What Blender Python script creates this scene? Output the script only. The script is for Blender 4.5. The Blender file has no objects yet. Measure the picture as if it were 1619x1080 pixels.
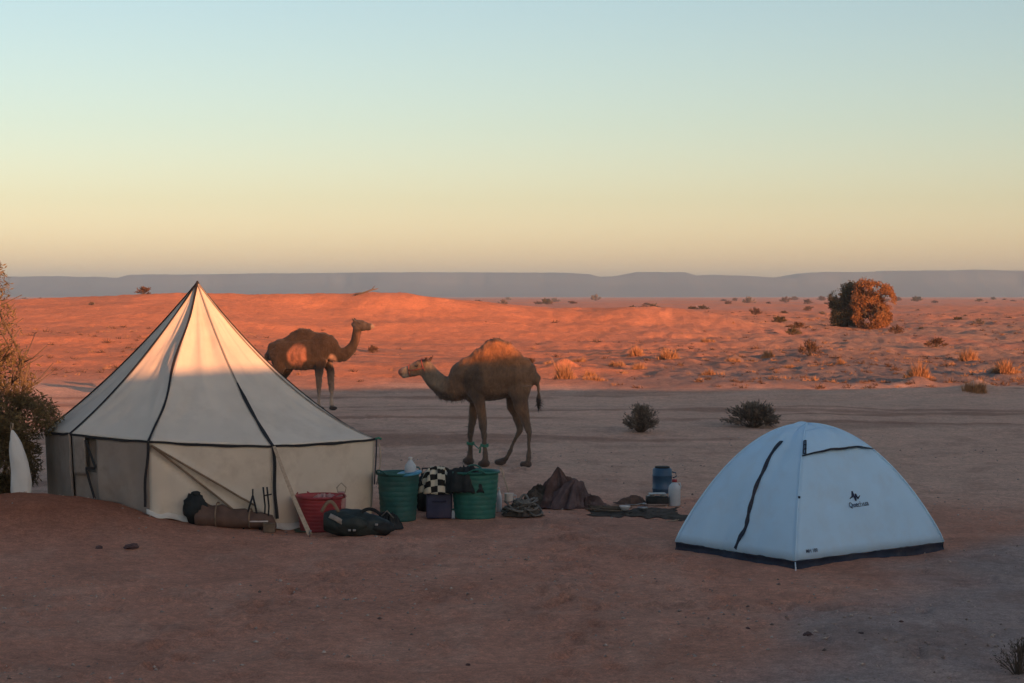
import bpy, bmesh, math, random
import numpy as np
from mathutils import Vector, Matrix, Euler, noise as mnoise

R = math.radians
scene = bpy.context.scene
COL = scene.collection

# ------------------------------------------------------------------ camera
FPX, CX, CY, HOR = 3000.0, 809.5, 540.0, 468.0      # focal length and centre in photo pixels, eye level row
CAM_H = 2.5
PITCH = math.atan((CY - HOR) / FPX)
cam_data = bpy.data.cameras.new('camera')
cam_data.sensor_width = 36.0
cam_data.lens = 36.0 * FPX / 1619.0
cam_data.clip_start = 0.1
cam_data.clip_end = 40000.0
camera = bpy.data.objects.new('camera', cam_data)
COL.objects.link(camera)
camera.location = (0, 0, CAM_H)
camera.rotation_euler = (math.pi / 2 - PITCH, 0, 0)
scene.camera = camera

# ------------------------------------------------------------------ sun and sky
SUN_EL, SUN_PHI = R(7.0), R(37.0)                    # low, behind the camera's right shoulder
SUN_T = math.tan(SUN_EL)
to_sun = Vector((math.sin(SUN_PHI) * math.cos(SUN_EL), -math.cos(SUN_PHI) * math.cos(SUN_EL), math.sin(SUN_EL)))
sun_data = bpy.data.lights.new('sun', 'SUN')
sun_data.energy = 2.7
sun_data.angle = R(0.3)
sun_data.color = (1.0, 0.40, 0.16)
sun = bpy.data.objects.new('sun', sun_data)
COL.objects.link(sun)
sun.rotation_euler = (-to_sun).to_track_quat('-Z', 'Y').to_euler()

world = bpy.data.worlds.new('World')
scene.world = world
world.use_nodes = True
wt = world.node_tree
wt.nodes.clear()
w_out = wt.nodes.new('ShaderNodeOutputWorld')
w_bg = wt.nodes.new('ShaderNodeBackground')
w_sky = wt.nodes.new('ShaderNodeTexSky')
w_sky.sky_type = 'NISHITA'
w_sky.sun_disc = False
w_sky.sun_elevation = SUN_EL
w_sky.sun_rotation = math.pi - SUN_PHI
w_sky.altitude = 300.0
w_sky.air_density = 1.0
w_sky.dust_density = 1.0
w_sky.ozone_density = 1.0
w_bg.inputs['Strength'].default_value = 0.0565
w_mul = wt.nodes.new('ShaderNodeMix'); w_mul.data_type = 'RGBA'; w_mul.blend_type = 'MULTIPLY'; w_mul.inputs['Factor'].default_value = 1
# faint rosy dust, strongest low down, the same all the way round
w_tc = wt.nodes.new('ShaderNodeTexCoord'); w_sep = wt.nodes.new('ShaderNodeSeparateXYZ'); w_ramp = wt.nodes.new('ShaderNodeValToRGB')
w_ramp.color_ramp.elements[0].position = 0.0; w_ramp.color_ramp.elements[0].color = (1.38, 1.22, 1.65, 1)
w_ramp.color_ramp.elements[1].position = 0.16; w_ramp.color_ramp.elements[1].color = (0.94, 0.94, 1.0, 1)
for w_p, w_c in ((0.018, (1.32, 1.15, 1.42, 1)), (0.05, (1.05, 0.95, 1.06, 1)), (0.09, (0.97, 0.93, 1.0, 1))):
    w_ramp.color_ramp.elements.new(w_p).color = w_c
wt.links.new(w_tc.outputs['Generated'], w_sep.inputs['Vector']); wt.links.new(w_sep.outputs['Z'], w_ramp.inputs['Fac'])
wt.links.new(w_ramp.outputs['Color'], w_mul.inputs['B'])
wt.links.new(w_sky.outputs['Color'], w_mul.inputs['A'])
wt.links.new(w_mul.outputs['Result'], w_bg.inputs['Color'])
wt.links.new(w_bg.outputs['Background'], w_out.inputs['Surface'])

scene.view_settings.view_transform = 'Standard'
scene.view_settings.look = 'None'
scene.view_settings.exposure = 1.82
scene.view_settings.gamma = 1.0
scene.view_settings.use_curve_mapping = False
scene.render.engine = 'CYCLES'
scene.cycles.use_denoising = True
scene.cycles.max_bounces = 6
scene.cycles.diffuse_bounces = 3
scene.cycles.transparent_max_bounces = 8
scene.cycles.volume_bounces = 1

# ------------------------------------------------------------------ helpers: photo rays, noise, meshes
def px_dir(px, py):
    """direction, per metre of depth along +Y, of the ray through a photo pixel"""
    c, s = math.cos(PITCH), math.sin(PITCH)
    x, v = px - CX, CY - py
    fwd = FPX * c + v * s
    up = -FPX * s + v * c
    return x / fwd, up / fwd
def at(px, py, d):
    a, b = px_dir(px, py)
    return Vector((a * d, d, CAM_H + b * d))
def gp(px, py, z=0.0):
    a, b = px_dir(px, py)
    d = (z - CAM_H) / b
    return Vector((a * d, d, z))

def _hash(ix, iy, seed):
    n = (ix.astype(np.int64) * 374761393 + iy.astype(np.int64) * 668265263 + seed * 974711) & 0xffffffff
    n = ((n ^ (n >> 13)) * 1274126177) & 0xffffffff
    n = (n ^ (n >> 16)) & 0xffffffff
    return n / 4294967295.0
def vnoise(x, y, seed=0):
    x = np.asarray(x, float); y = np.asarray(y, float)
    ix, iy = np.floor(x), np.floor(y)
    fx, fy = x - ix, y - iy
    fx = fx * fx * fx * (fx * (fx * 6 - 15) + 10); fy = fy * fy * fy * (fy * (fy * 6 - 15) + 10)
    a = _hash(ix, iy, seed); b = _hash(ix + 1, iy, seed)
    c = _hash(ix, iy + 1, seed); d = _hash(ix + 1, iy + 1, seed)
    return ((a + (b - a) * fx) * (1 - fy) + (c + (d - c) * fx) * fy) * 2 - 1
def fbm(x, y, seed=0, octs=4, gain=0.5):
    t = 0; amp = 1.0; f = 1.0
    for o in range(octs):
        t = t + amp * vnoise(x * f + o * 17.3, y * f - o * 9.1, seed + o); amp *= gain; f *= 2.03
    return t
def pn(x, y=0.0, z=0.0, octs=3):
    """quick scalar noise for single points"""
    t = 0.0; amp = 1.0
    for o in range(octs):
        t += amp * mnoise.noise((x + o * 5.3, y - o * 3.1, z)); amp *= 0.5; x *= 2.03; y *= 2.03; z *= 2.03
    return t * 1.6
def sstep(a, b, x):
    t = np.clip((x - a) / (b - a), 0, 1)
    return t * t * (3 - 2 * t)

class MB:
    """collects shapes; build() links them as one mesh object"""
    def __init__(s): s.v = []; s.f = []; s.uv = None
    def add(s, verts, faces):
        o = len(s.v); s.v.extend([tuple(p) for p in verts]); s.f.extend([tuple(i + o for i in f) for f in faces]); return s
    def box(s, c, size, rot=None, bev=0.0):
        bm = bmesh.new(); bmesh.ops.create_cube(bm, size=1.0)
        bmesh.ops.scale(bm, vec=size, verts=bm.verts)
        if bev > 0: bmesh.ops.bevel(bm, geom=bm.edges[:], offset=bev, segments=2, affect='EDGES', profile=0.6)
        m = Matrix.Translation(c) @ (Euler(rot).to_matrix().to_4x4() if rot else Matrix())
        bm.verts.index_update()
        s.add([m @ v.co for v in bm.verts], [[v.index for v in f.verts] for f in bm.faces]); bm.free(); return s
    def tube(s, pts, rad, n=8, cap=True, up=(0, 0, 1), closed=False):
        """rad: number, or list of r or (r_side, r_up)"""
        pts = [Vector(p) for p in pts]; m = len(pts); vs = []; fs = []
        if not isinstance(rad, (list, tuple)) : rad = [rad] * m
        for i, p in enumerate(pts):
            if closed: t = pts[(i + 1) % m] - pts[i - 1]
            else: t = pts[min(i + 1, m - 1)] - pts[max(i - 1, 0)]
            t = t.normalized() if t.length > 1e-9 else Vector((1, 0, 0))
            u = Vector(up)
            if abs(t.dot(u)) > 0.97: u = Vector((1, 0, 0)) if abs(t.x) < 0.9 else Vector((0, 1, 0))
            a = t.cross(u).normalized(); b = a.cross(t).normalized()
            r = rad[i]; ra, rb = (r if isinstance(r, (list, tuple)) else (r, r))
            for k in range(n):
                q = 2 * math.pi * k / n
                vs.append(p + a * math.cos(q) * ra + b * math.sin(q) * rb)
        for i in range(m if closed else m - 1):
            j = (i + 1) % m
            for k in range(n):
                l = (k + 1) % n
                fs.append((i * n + k, i * n + l, j * n + l, j * n + k))
        if cap and not closed:
            fs.append(tuple(range(n - 1, -1, -1))); fs.append(tuple((m - 1) * n + k for k in range(n)))
        return s.add(vs, fs)
    def lathe(s, prof, n=32, c=(0, 0, 0), wob=None, capb=True):
        vs = []; fs = []; m = len(prof)
        for i, (r, z) in enumerate(prof):
            for k in range(n):
                q = 2 * math.pi * k / n
                rr = r * (1 + (wob(q, z) if wob else 0))
                vs.append((c[0] + rr * math.cos(q), c[1] + rr * math.sin(q), c[2] + z))
        for i in range(m - 1):
            for k in range(n):
                l = (k + 1) % n
                fs.append((i * n + k, i * n + l, (i + 1) * n + l, (i + 1) * n + k))
        if capb: fs.append(tuple(range(n - 1, -1, -1)))
        fs.append(tuple((m - 1) * n + k for k in range(n)))
        return s.add(vs, fs)
    def ribbon(s, pts, nrm, width, thick):
        """flat strap along pts; nrm: outward normals; width number or list"""
        m = len(pts); vs = []; fs = []
        if not isinstance(width, (list, tuple)): width = [width] * m
        for i in range(m):
            p = Vector(pts[i]); t = (Vector(pts[min(i + 1, m - 1)]) - Vector(pts[max(i - 1, 0)])).normalized()
            nn = Vector(nrm[i]).normalized(); sd = t.cross(nn).normalized() * width[i] / 2; nn = nn * thick / 2
            vs += [p - sd - nn, p + sd - nn, p + sd + nn, p - sd + nn]
        for i in range(m - 1):
            for k in range(4):
                l = (k + 1) % 4
                fs.append((i * 4 + k, i * 4 + l, i * 4 + 4 + l, i * 4 + 4 + k))
        fs.append((3, 2, 1, 0)); e = 4 * (m - 1); fs.append((e, e + 1, e + 2, e + 3))
        return s.add(vs, fs)
    def grid(s, fn, nu, nv, closed_u=False):
        vs = []; fs = []
        for j in range(nv + 1):
            for i in range(nu if closed_u else nu + 1):
                vs.append(fn(i / nu, j / nv))
        w = nu if closed_u else nu + 1
        for j in range(nv):
            for i in range(nu):
                k = (i + 1) % w
                fs.append((j * w + i, j * w + k, (j + 1) * w + k, (j + 1) * w + i))
        return s.add(vs, fs)
    def ball(s, c, r, nu=20, nv=12, fn=None):
        """ellipsoid; fn(dir) scales the radius"""
        c = Vector(c); r = Vector(r) if not isinstance(r, (int, float)) else Vector((r, r, r))
        vs = []; fs = []
        for j in range(1, nv):
            th = math.pi * j / nv
            for i in range(nu):
                ph = 2 * math.pi * i / nu
                d = Vector((math.sin(th) * math.cos(ph), math.sin(th) * math.sin(ph), math.cos(th)))
                k = fn(d) if fn else 1
                vs.append(c + Vector((d.x * r.x, d.y * r.y, d.z * r.z)) * k)
        for sgn in (1, -1):
            d = Vector((0, 0, sgn)); k = fn(d) if fn else 1
            vs.append(c + Vector((0, 0, sgn * r.z)) * k)
        t, b = len(vs) - 2, len(vs) - 1
        for i in range(nu): fs.append((t, i, (i + 1) % nu)); fs.append((b, (nv - 2) * nu + (i + 1) % nu, (nv - 2) * nu + i))
        for j in range(nv - 2):
            for i in range(nu):
                k = (i + 1) % nu
                fs.append((j * nu + i, (j + 1) * nu + i, (j + 1) * nu + k, j * nu + k))
        return s.add(vs, fs)
    def build(s, name, mat, parent=None, smooth=True, off=None, solid=0.0, angle=None):
        me = bpy.data.meshes.new(name)
        v = s.v if off is None else [(p[0] - off[0], p[1] - off[1], p[2] - off[2]) for p in s.v]
        me.from_pydata(v, [], s.f); me.update()
        if s.uv is not None:
            ul = me.uv_layers.new(name='UVMap')
            for lp in me.loops: ul.data[lp.index].uv = s.uv[lp.vertex_index]
        o = bpy.data.objects.new(name, me); COL.objects.link(o)
        me.materials.append(mat)
        if solid:
            md = o.modifiers.new('thickness', 'SOLIDIFY'); md.thickness = solid; md.offset = 0
        if smooth:
            for p in me.polygons: p.use_smooth = True
            if angle: me.set_sharp_from_angle(angle=R(angle))
        if parent: o.parent = parent
        return o

def fast_mesh(name, verts, quads, mat, parent=None, smooth=False, tri=False):
    """numpy arrays to a linked mesh object"""
    me = bpy.data.meshes.new(name); k = 3 if tri else 4
    n = len(quads)
    me.vertices.add(len(verts)); me.vertices.foreach_set('co', np.asarray(verts, np.float32).ravel())
    me.loops.add(n * k); me.loops.foreach_set('vertex_index', np.asarray(quads, np.int32).ravel())
    me.polygons.add(n); me.polygons.foreach_set('loop_start', np.arange(n, dtype=np.int32) * k)
    me.polygons.foreach_set('loop_total', np.full(n, k, np.int32))
    if smooth: me.polygons.foreach_set('use_smooth', np.ones(n, bool))
    me.update(calc_edges=True); me.validate()
    me.materials.append(mat)
    o = bpy.data.objects.new(name, me); COL.objects.link(o)
    if parent: o.parent = parent
    return o
def set_color(me, name, cols):
    a = me.color_attributes.new(name, 'FLOAT_COLOR', 'POINT')
    c = np.ones((len(me.vertices), 4), np.float32); c[:, :3] = cols
    a.data.foreach_set('color', c.ravel())

def tag(o, label=None, cat=None, group=None, kind=None):
    if label: o['label'] = label
    if cat: o['category'] = cat
    if group: o['group'] = group
    if kind: o['kind'] = kind
    return o
def thing(name, label, cat, loc=(0, 0, 0), rotz=0.0, group=None):
    o = bpy.data.objects.new(name, None); COL.objects.link(o)
    o.empty_display_size = 0.1
    o.location = loc; o.rotation_euler = (0, 0, rotz)
    return tag(o, label, cat, group)
def copy_tree(o, parent=None):
    c = o.copy(); COL.objects.link(c); c.parent = parent
    for ch in list(o.children): copy_tree(ch, c)
    return c

# ------------------------------------------------------------------ materials
def mat(name, col, rough=0.8, var=0.12, scale=8.0, bump=0.3, bscale=60.0, dist=0.004, spec=0.3, transl=0.0, col2=None, metallic=0.0, coord='Object', stain=0.0, stain_col=(0.2, 0.13, 0.09), stain_scale=3.0):
    m = bpy.data.materials.new(name); m.use_nodes = True
    nt = m.node_tree; N = nt.nodes; L = nt.links; N.clear()
    out = N.new('ShaderNodeOutputMaterial'); b = N.new('ShaderNodeBsdfPrincipled')
    tc = N.new('ShaderNodeTexCoord'); nz = N.new('ShaderNodeTexNoise')
    nz.inputs['Scale'].default_value = scale; nz.inputs['Detail'].default_value = 6
    L.new(tc.outputs[coord], nz.inputs['Vector'])
    rp = N.new('ShaderNodeValToRGB'); rp.color_ramp.elements[0].position = 0.3; rp.color_ramp.elements[1].position = 0.7
    c2 = col2 or tuple(min(1, c * (1 + var)) for c in col)
    rp.color_ramp.elements[0].color = (*[c * (1 - var) for c in col], 1); rp.color_ramp.elements[1].color = (*c2, 1)
    L.new(nz.outputs['Fac'], rp.inputs['Fac'])
    csock = rp.outputs['Color']
    if stain > 0:
        n3 = N.new('ShaderNodeTexNoise'); n3.inputs['Scale'].default_value = stain_scale; n3.inputs['Detail'].default_value = 8; n3.inputs['Roughness'].default_value = 0.65
        L.new(tc.outputs[coord], n3.inputs['Vector'])
        r3 = N.new('ShaderNodeMapRange'); r3.inputs['From Min'].default_value = 0.5; r3.inputs['From Max'].default_value = 0.75; r3.inputs['To Max'].default_value = stain
        L.new(n3.outputs['Fac'], r3.inputs['Value'])
        mx = N.new('ShaderNodeMix'); mx.data_type = 'RGBA'; mx.inputs['B'].default_value = (*stain_col, 1)
        L.new(r3.outputs['Result'], mx.inputs['Factor']); L.new(csock, mx.inputs['A']); csock = mx.outputs['Result']
    L.new(csock, b.inputs['Base Color'])
    b.inputs['Roughness'].default_value = rough; b.inputs['Specular IOR Level'].default_value = spec; b.inputs['Metallic'].default_value = metallic
    if bump > 0:
        n2 = N.new('ShaderNodeTexNoise'); n2.inputs['Scale'].default_value = bscale; n2.inputs['Detail'].default_value = 4
        L.new(tc.outputs[coord], n2.inputs['Vector'])
        bp = N.new('ShaderNodeBump'); bp.inputs['Strength'].default_value = bump; bp.inputs['Distance'].default_value = dist
        L.new(n2.outputs['Fac'], bp.inputs['Height']); L.new(bp.outputs['Normal'], b.inputs['Normal'])
    if transl > 0:
        t = N.new('ShaderNodeBsdfTranslucent'); L.new(csock, t.inputs['Color'])
        mxs = N.new('ShaderNodeMixShader'); mxs.inputs['Fac'].default_value = transl
        L.new(b.outputs['BSDF'], mxs.inputs[1]); L.new(t.outputs['BSDF'], mxs.inputs[2]); L.new(mxs.outputs['Shader'], out.inputs['Surface'])
    else:
        L.new(b.outputs['BSDF'], out.inputs['Surface'])
    return m

# ------------------------------------------------------------------ the land
SD = (-math.sin(SUN_PHI), math.cos(SUN_PHI))          # horizontal travel of the sunlight
def uv_of(x, y): return SD[0] * x + SD[1] * y, SD[1] * x - SD[0] * y
RIDGE_U = -15.0
RV = [-140, -60, -20, 0, 10.2, 16.6, 20.0, 24.2, 30.6, 42.6, 60, 100, 160]
RH = [3.0, 4.6, 5.2, 5.5, 5.80, 6.12, 7.0, 7.44, 6.85, 5.75, 5.2, 4.6, 3.0]
# crest heights of the long dune across the plain, by sideways position at 120 m
DX = [-80, -45, -32, -24, -17, -12.5, -10, -8.5, -6.5, -3.5, 1.6, 7.6, 10, 13, 17, 22, 40, 80]
DH = [1.5, 1.7, 1.7, 1.95, 2.1, 2.25, 2.48, 2.62, 2.45, 2.05, 1.6, 1.5, 1.55, 1.1, 0.3, 0.0, 0.1, 0.2]
HUMMOCKS = []      # (x, y, height, radius) of the little sand mounds under tussocks, filled below
def height(x, y):
    x = np.asarray(x, float); y = np.asarray(y, float)
    u, v = uv_of(x, y)
    r = np.hypot(x, y)
    # the dune behind and to the right of the camera that throws the long shadow
    hr = np.interp(v, RV, RH) + 0.06 * vnoise(v * 0.25, v * 0 + 3.3, 5) + 0.035 * vnoise(v * 0.9, v * 0 + 1.3, 6)
    du = (u - RIDGE_U) / np.where(u > RIDGE_U, 7.5, 11.0)
    h = hr * np.exp(-du * du)
    # earth mound at the left in front of the tent
    h = h + 0.38 * np.exp(-0.5 * (((x + 5.35) / 1.25) ** 2 + ((y - 20.1) / 0.95) ** 2))
    # trampled sand near the camp
    near = 1 - sstep(60, 120, r)
    h = h + near * (0.030 * fbm(x * 0.45, y * 0.45, 11, 3) + 0.012 * fbm(x * 2.6, y * 2.6, 12, 2) + 0.006 * fbm(x * 7.5, y * 7.5, 19, 2))
    # shallow banks of the dry bed between camp and dune
    h = h + 0.10 * sstep(30, 46, y) * fbm(x * 0.06 + 3, y * 0.22, 13, 3) * (1 - sstep(200, 400, r))
    # scrub hummocks of the middle distance
    m = sstep(50, 62, y + 0.12 * x) * (1 - sstep(500, 1200, r))
    rid = np.abs(fbm(x * 0.16, y * 0.11, 14, 4, 0.55))
    h = h + m * (0.20 * (rid - 0.22) + 0.05 * fbm(x * 0.9, y * 0.6, 15, 2)) * (0.7 + 0.5 * sstep(70, 200, y)) * (0.25 + 0.75 * sstep(-2, 6, x / np.maximum(y, 1) * 60))
    # long dune
    yy = np.maximum(y, 1.0)
    q = x / yy * 120.0
    crest = sum(np.interp(q + k * 0.9, DX, DH) for k in (-2, -1, 0, 1, 2)) / 5
    foot = 102 + 3.0 * vnoise(x * 0.05, x * 0 + 2, 21)
    prof = np.clip((y - foot) / (118 - foot), 0, 1) ** 1.15 * (1 - 0.62 * sstep(119, 175, y)) * (1 - sstep(260, 500, y))
    h = h + crest * prof * (1 + 0.05 * fbm(x * 0.2, y * 0.08, 22, 3))
    # drifts and shallow scoops along its face
    h = h + 0.16 * sstep(60, 84, y) * (1 - sstep(125, 160, y)) * fbm(x * 0.10 + 2, y * 0.16, 26, 3)
    # left of the dune the plain slopes up toward the sun all the way
    h = h + 0.9 * sstep(-3, -12, x / yy * 60) * sstep(52, 88, y) * (1 - sstep(95, 150, y))
    # wind scoured clods and ripples out on the sunlit sand
    rp = sstep(49, 60, y + 0.08 * x) * (1 - sstep(260, 420, r))
    rp = rp * (0.6 + 0.4 * sstep(-0.02, 0.12, x / yy))
    h = h + rp * (0.030 * (1 - np.abs(fbm(x * 0.75, y * 0.5, 23, 3))) + 0.040 * fbm(x * 2.3, y * 1.6, 24, 3, 0.7))
    # wide swells of the far plain
    f = sstep(160, 420, r)
    h = h + f * (0.55 * fbm(x * 0.012, y * 0.006, 16, 4, 0.55) + 0.25 * fbm(x * 0.05, y * 0.02, 17, 3) - 0.3)
    for hx, hy, hh, hw in HUMMOCKS:
        d2 = ((x - hx) / hw) ** 2 + ((y - hy) / (hw * 1.3)) ** 2
        h = h + hh * np.exp(-d2 * 1.4) * (0.75 + 0.5 * vnoise(x * 2.1 + hx, y * 1.3, 25))
    return h
def gz_exact(x, y): return float(height(np.array([x]), np.array([y]))[0])
_GX = np.arange(-14, 14.01, 0.06); _GY = np.arange(9, 46.01, 0.06); _GRID = None
def gz(x, y):
    """ground height; a fine table serves the camp itself"""
    global _GRID
    if not (-13.9 < x < 13.9 and 9.1 < y < 45.9): return gz_exact(x, y)
    if _GRID is None:
        a, b = np.meshgrid(_GX, _GY); _GRID = height(a.ravel(), b.ravel()).reshape(a.shape)
    fx = (x + 14) / 0.06; fy = (y - 9) / 0.06; i = int(fx); j = int(fy); fx -= i; fy -= j
    g = _GRID
    return float((g[j, i] * (1 - fx) + g[j, i + 1] * fx) * (1 - fy) + (g[j + 1, i] * (1 - fx) + g[j + 1, i + 1] * fx) * fy)
def gpt(px, py):
    """ground point under a photo pixel (two fixed-point steps on the relief)"""
    p = gp(px, py)
    for _ in range(3): p = gp(px, py, gz(p.x, p.y))
    return p

# tussocks of the middle distance: photo pixel of the foot, width in px, height in px, kind
TUSS = [(1541, 619, 56, 32, 0), (1452, 607, 60, 26, 0), (1532, 557, 44, 28, 0), (1006, 561, 36, 24, 0), (1056, 571, 46, 26, 0),
        (892, 586, 52, 36, 0), (1160, 574, 40, 16, 0), (1122, 588, 44, 14, 0), (1250, 577, 40, 16, 0), (1480, 552, 34, 14, 1),
        (1280, 562, 34, 26, 1), (1590, 592, 60, 22, 0), (940, 600, 60, 14, 0), (1416, 528, 26, 14, 1), (590, 557, 20, 12, 1),
        (1262, 523, 30, 12, 1), (836, 571, 22, 10, 1), (975, 580, 36, 14, 0), (1330, 566, 40, 12, 0), (1120, 545, 36, 14, 0), (1395, 600, 30, 10, 0), (868, 577, 34, 16, 0), (915, 572, 30, 18, 0), (930, 588, 44, 16, 0), (1010, 578, 40, 14, 0), (1215, 560, 34, 14, 0)]
for (a, b, w, hh, k) in TUSS:
    p = gp(a, b)
    if k == 0: HUMMOCKS.append((p.x, p.y, min(0.30, hh * 0.45 * p.y / FPX), max(0.3, w * 0.55 * p.y / FPX)))

def ground_material():
    m = bpy.data.materials.new('desert_sand'); m.use_nodes = True
    nt = m.node_tree; N = nt.nodes; L = nt.links; N.clear()
    out = N.new('ShaderNodeOutputMaterial'); b = N.new('ShaderNodeBsdfPrincipled')
    b.inputs['Roughness'].default_value = 0.95; b.inputs['Specular IOR Level'].default_value = 0.1
    tc = N.new('ShaderNodeTexCoord'); vc = N.new('ShaderNodeVertexColor'); vc.layer_name = 'soil'
    def noise(scale, detail=5, rough=0.6, sx=1, sy=1):
        mp = N.new('ShaderNodeMapping'); mp.inputs['Scale'].default_value = (sx, sy, 1)
        L.new(tc.outputs['Object'], mp.inputs['Vector'])
        n = N.new('ShaderNodeTexNoise'); n.inputs['Scale'].default_value = scale; n.inputs['Detail'].default_value = detail; n.inputs['Roughness'].default_value = rough
        L.new(mp.outputs['Vector'], n.inputs['Vector']); return n.outputs['Fac']
    def mul(col, fac, lo, hi, a=0.35, bb=0.65):
        mr = N.new('ShaderNodeMapRange'); mr.inputs['From Min'].default_value = a; mr.inputs['From Max'].default_value = bb
        mr.inputs['To Min'].default_value = lo; mr.inputs['To Max'].default_value = hi
        L.new(fac, mr.inputs['Value'])
        mx = N.new('ShaderNodeMix'); mx.data_type = 'RGBA'; mx.blend_type = 'MULTIPLY'; mx.inputs['Factor'].default_value = 1
        L.new(col, mx.inputs['A']); L.new(mr.outputs['Result'], mx.inputs['B']); return mx.outputs['Result']
    c = vc.outputs['Color']
    c = mul(c, noise(0.35, 6, 0.6), 0.92, 1.07)
    c = mul(c, noise(2.2, 7, 0.7), 0.88, 1.10)
    c = mul(c, noise(14, 6, 0.75), 0.78, 1.18)
    c = mul(c, noise(60, 4, 0.7), 0.78, 1.2)
    L.new(c, b.inputs['Base Color'])
    def bump(fac, strength, dist, prev=None):
        bp = N.new('ShaderNodeBump'); bp.inputs['Strength'].default_value = strength; bp.inputs['Distance'].default_value = dist
        L.new(fac, bp.inputs['Height'])
        if prev: L.new(prev, bp.inputs['Normal'])
        return bp.outputs['Normal']
    n0 = bump(noise(1.6, 8, 0.72), 0.55, 0.16)
    n1 = bump(noise(5, 6, 0.65), 0.55, 0.05, n0)
    n2 = bump(noise(22, 6, 0.75), 0.7, 0.028, n1)
    n3 = bump(noise(80, 4, 0.7), 0.6, 0.012, n2)
    L.new(n3, b.inputs['Normal']); L.new(b.outputs['BSDF'], out.inputs['Surface'])
    return m
M_ground = ground_material()

def soil_color(x, y):
    """soil colours: red sand, pale crust, gravel, plus shade streaks painted in"""
    r = np.hypot(x, y)
    red = np.array((0.70, 0.265, 0.135)); brown = np.array((0.63, 0.285, 0.185)); grey = np.array((0.70, 0.435, 0.315)); pale = np.array((0.64, 0.40, 0.29)); dark = np.array((0.36, 0.18, 0.12))
    n = fbm(x * 0.22, y * 0.12, 31, 4)
    def lerp(a, b, t): return a + (b - a) * t[:, None]
    c = np.repeat(brown[None], len(x), 0)
    # gravelly grey sheet at the lower right
    g = sstep(-0.5, 0.7, x - np.interp(y, [10, 12, 15, 17.4, 19.6, 24], [1.0, 1.4, 2.2, 3.9, 5.3, 8]) + 0.45 * fbm(x * 0.8, y * 0.5, 32, 3)) * (1 - sstep(19, 24, y))
    c = lerp(c, np.array((0.46, 0.325, 0.275)), g)
    # trodden grey crust of the dry bed behind the camp
    k = sstep(19.5, 27, y + 1.5 * n) * (1 - sstep(48, 60, y + 3 * n))
    c = lerp(c, grey, 0.85 * k)
    c = lerp(c, dark, k * 0.75 * sstep(0.25, 0.6, fbm(x * 0.10 + 5, y * 0.55, 33, 4)))
    c = lerp(c, pale, k * 0.55 * sstep(0.2, 0.7, fbm(x * 0.09 + 9, y * 0.5, 34, 4)))
    # red sand beyond
    s = sstep(48, 62, y + 3 * n)
    c = lerp(c, red, s)
    rt = sstep(2, 18, x / np.maximum(y, 1) * 90) * s
    tan = np.array((0.44, 0.255, 0.175))
    c = lerp(c, tan, rt * (1 - 0.6 * sstep(130, 220, y)))
    c = lerp(c, brown * 0.8, s * 0.7 * sstep(0.25, 0.7, fbm(x * 0.12, y * 0.08, 35, 4)) * (0.35 + 0.65 * rt))
    st = sstep(0.02, 0.45, fbm(x * 0.035 + 1.5, y * 0.30, 39, 4)) * sstep(56, 62, y) * (1 - sstep(92, 104, y)) * (1 - sstep(-9, -16, x))  # shade streaks painted into the soil across the sunlit flats
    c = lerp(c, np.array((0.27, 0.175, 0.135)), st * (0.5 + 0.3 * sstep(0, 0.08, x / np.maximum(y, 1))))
    bandm = sstep(50, 55, y + 2 * n) * (1 - sstep(64, 74, y + 6 * n)) * sstep(1.0, 5.0, x - 0.2 * (y - 55))  # grey gravel band, with dim grazing light put into its colour
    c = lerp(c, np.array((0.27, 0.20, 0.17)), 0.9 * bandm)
    fade = sstep(180, 450, r)
    c = lerp(c, lerp(np.repeat(red[None], len(x), 0), brown, sstep(-0.3, 0.5, fbm(x * 0.02, y * 0.012, 36, 4))), fade * 0.85)
    # scuffed patches: darker damp sand and paler dust around the camp
    nr_ = 1 - sstep(30, 45, y)
    c = lerp(c, dark * 0.85, nr_ * 0.25 * sstep(0.1, 0.8, fbm(x * 1.9, y * 1.2, 37, 5, 0.65)))
    c = lerp(c, grey * 0.92, nr_ * 0.2 * sstep(0.15, 0.8, fbm(x * 2.2 + 7, y * 1.2, 38, 5, 0.65)))
    # loose darker earth of the mound
    mo = np.exp(-0.5 * (((x + 5.35) / 1.2) ** 2 + ((y - 20.0) / 0.9) ** 2))
    c = lerp(c, np.array((0.40, 0.15, 0.085)), np.clip(mo * 1.3, 0, 1))
    return c

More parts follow.
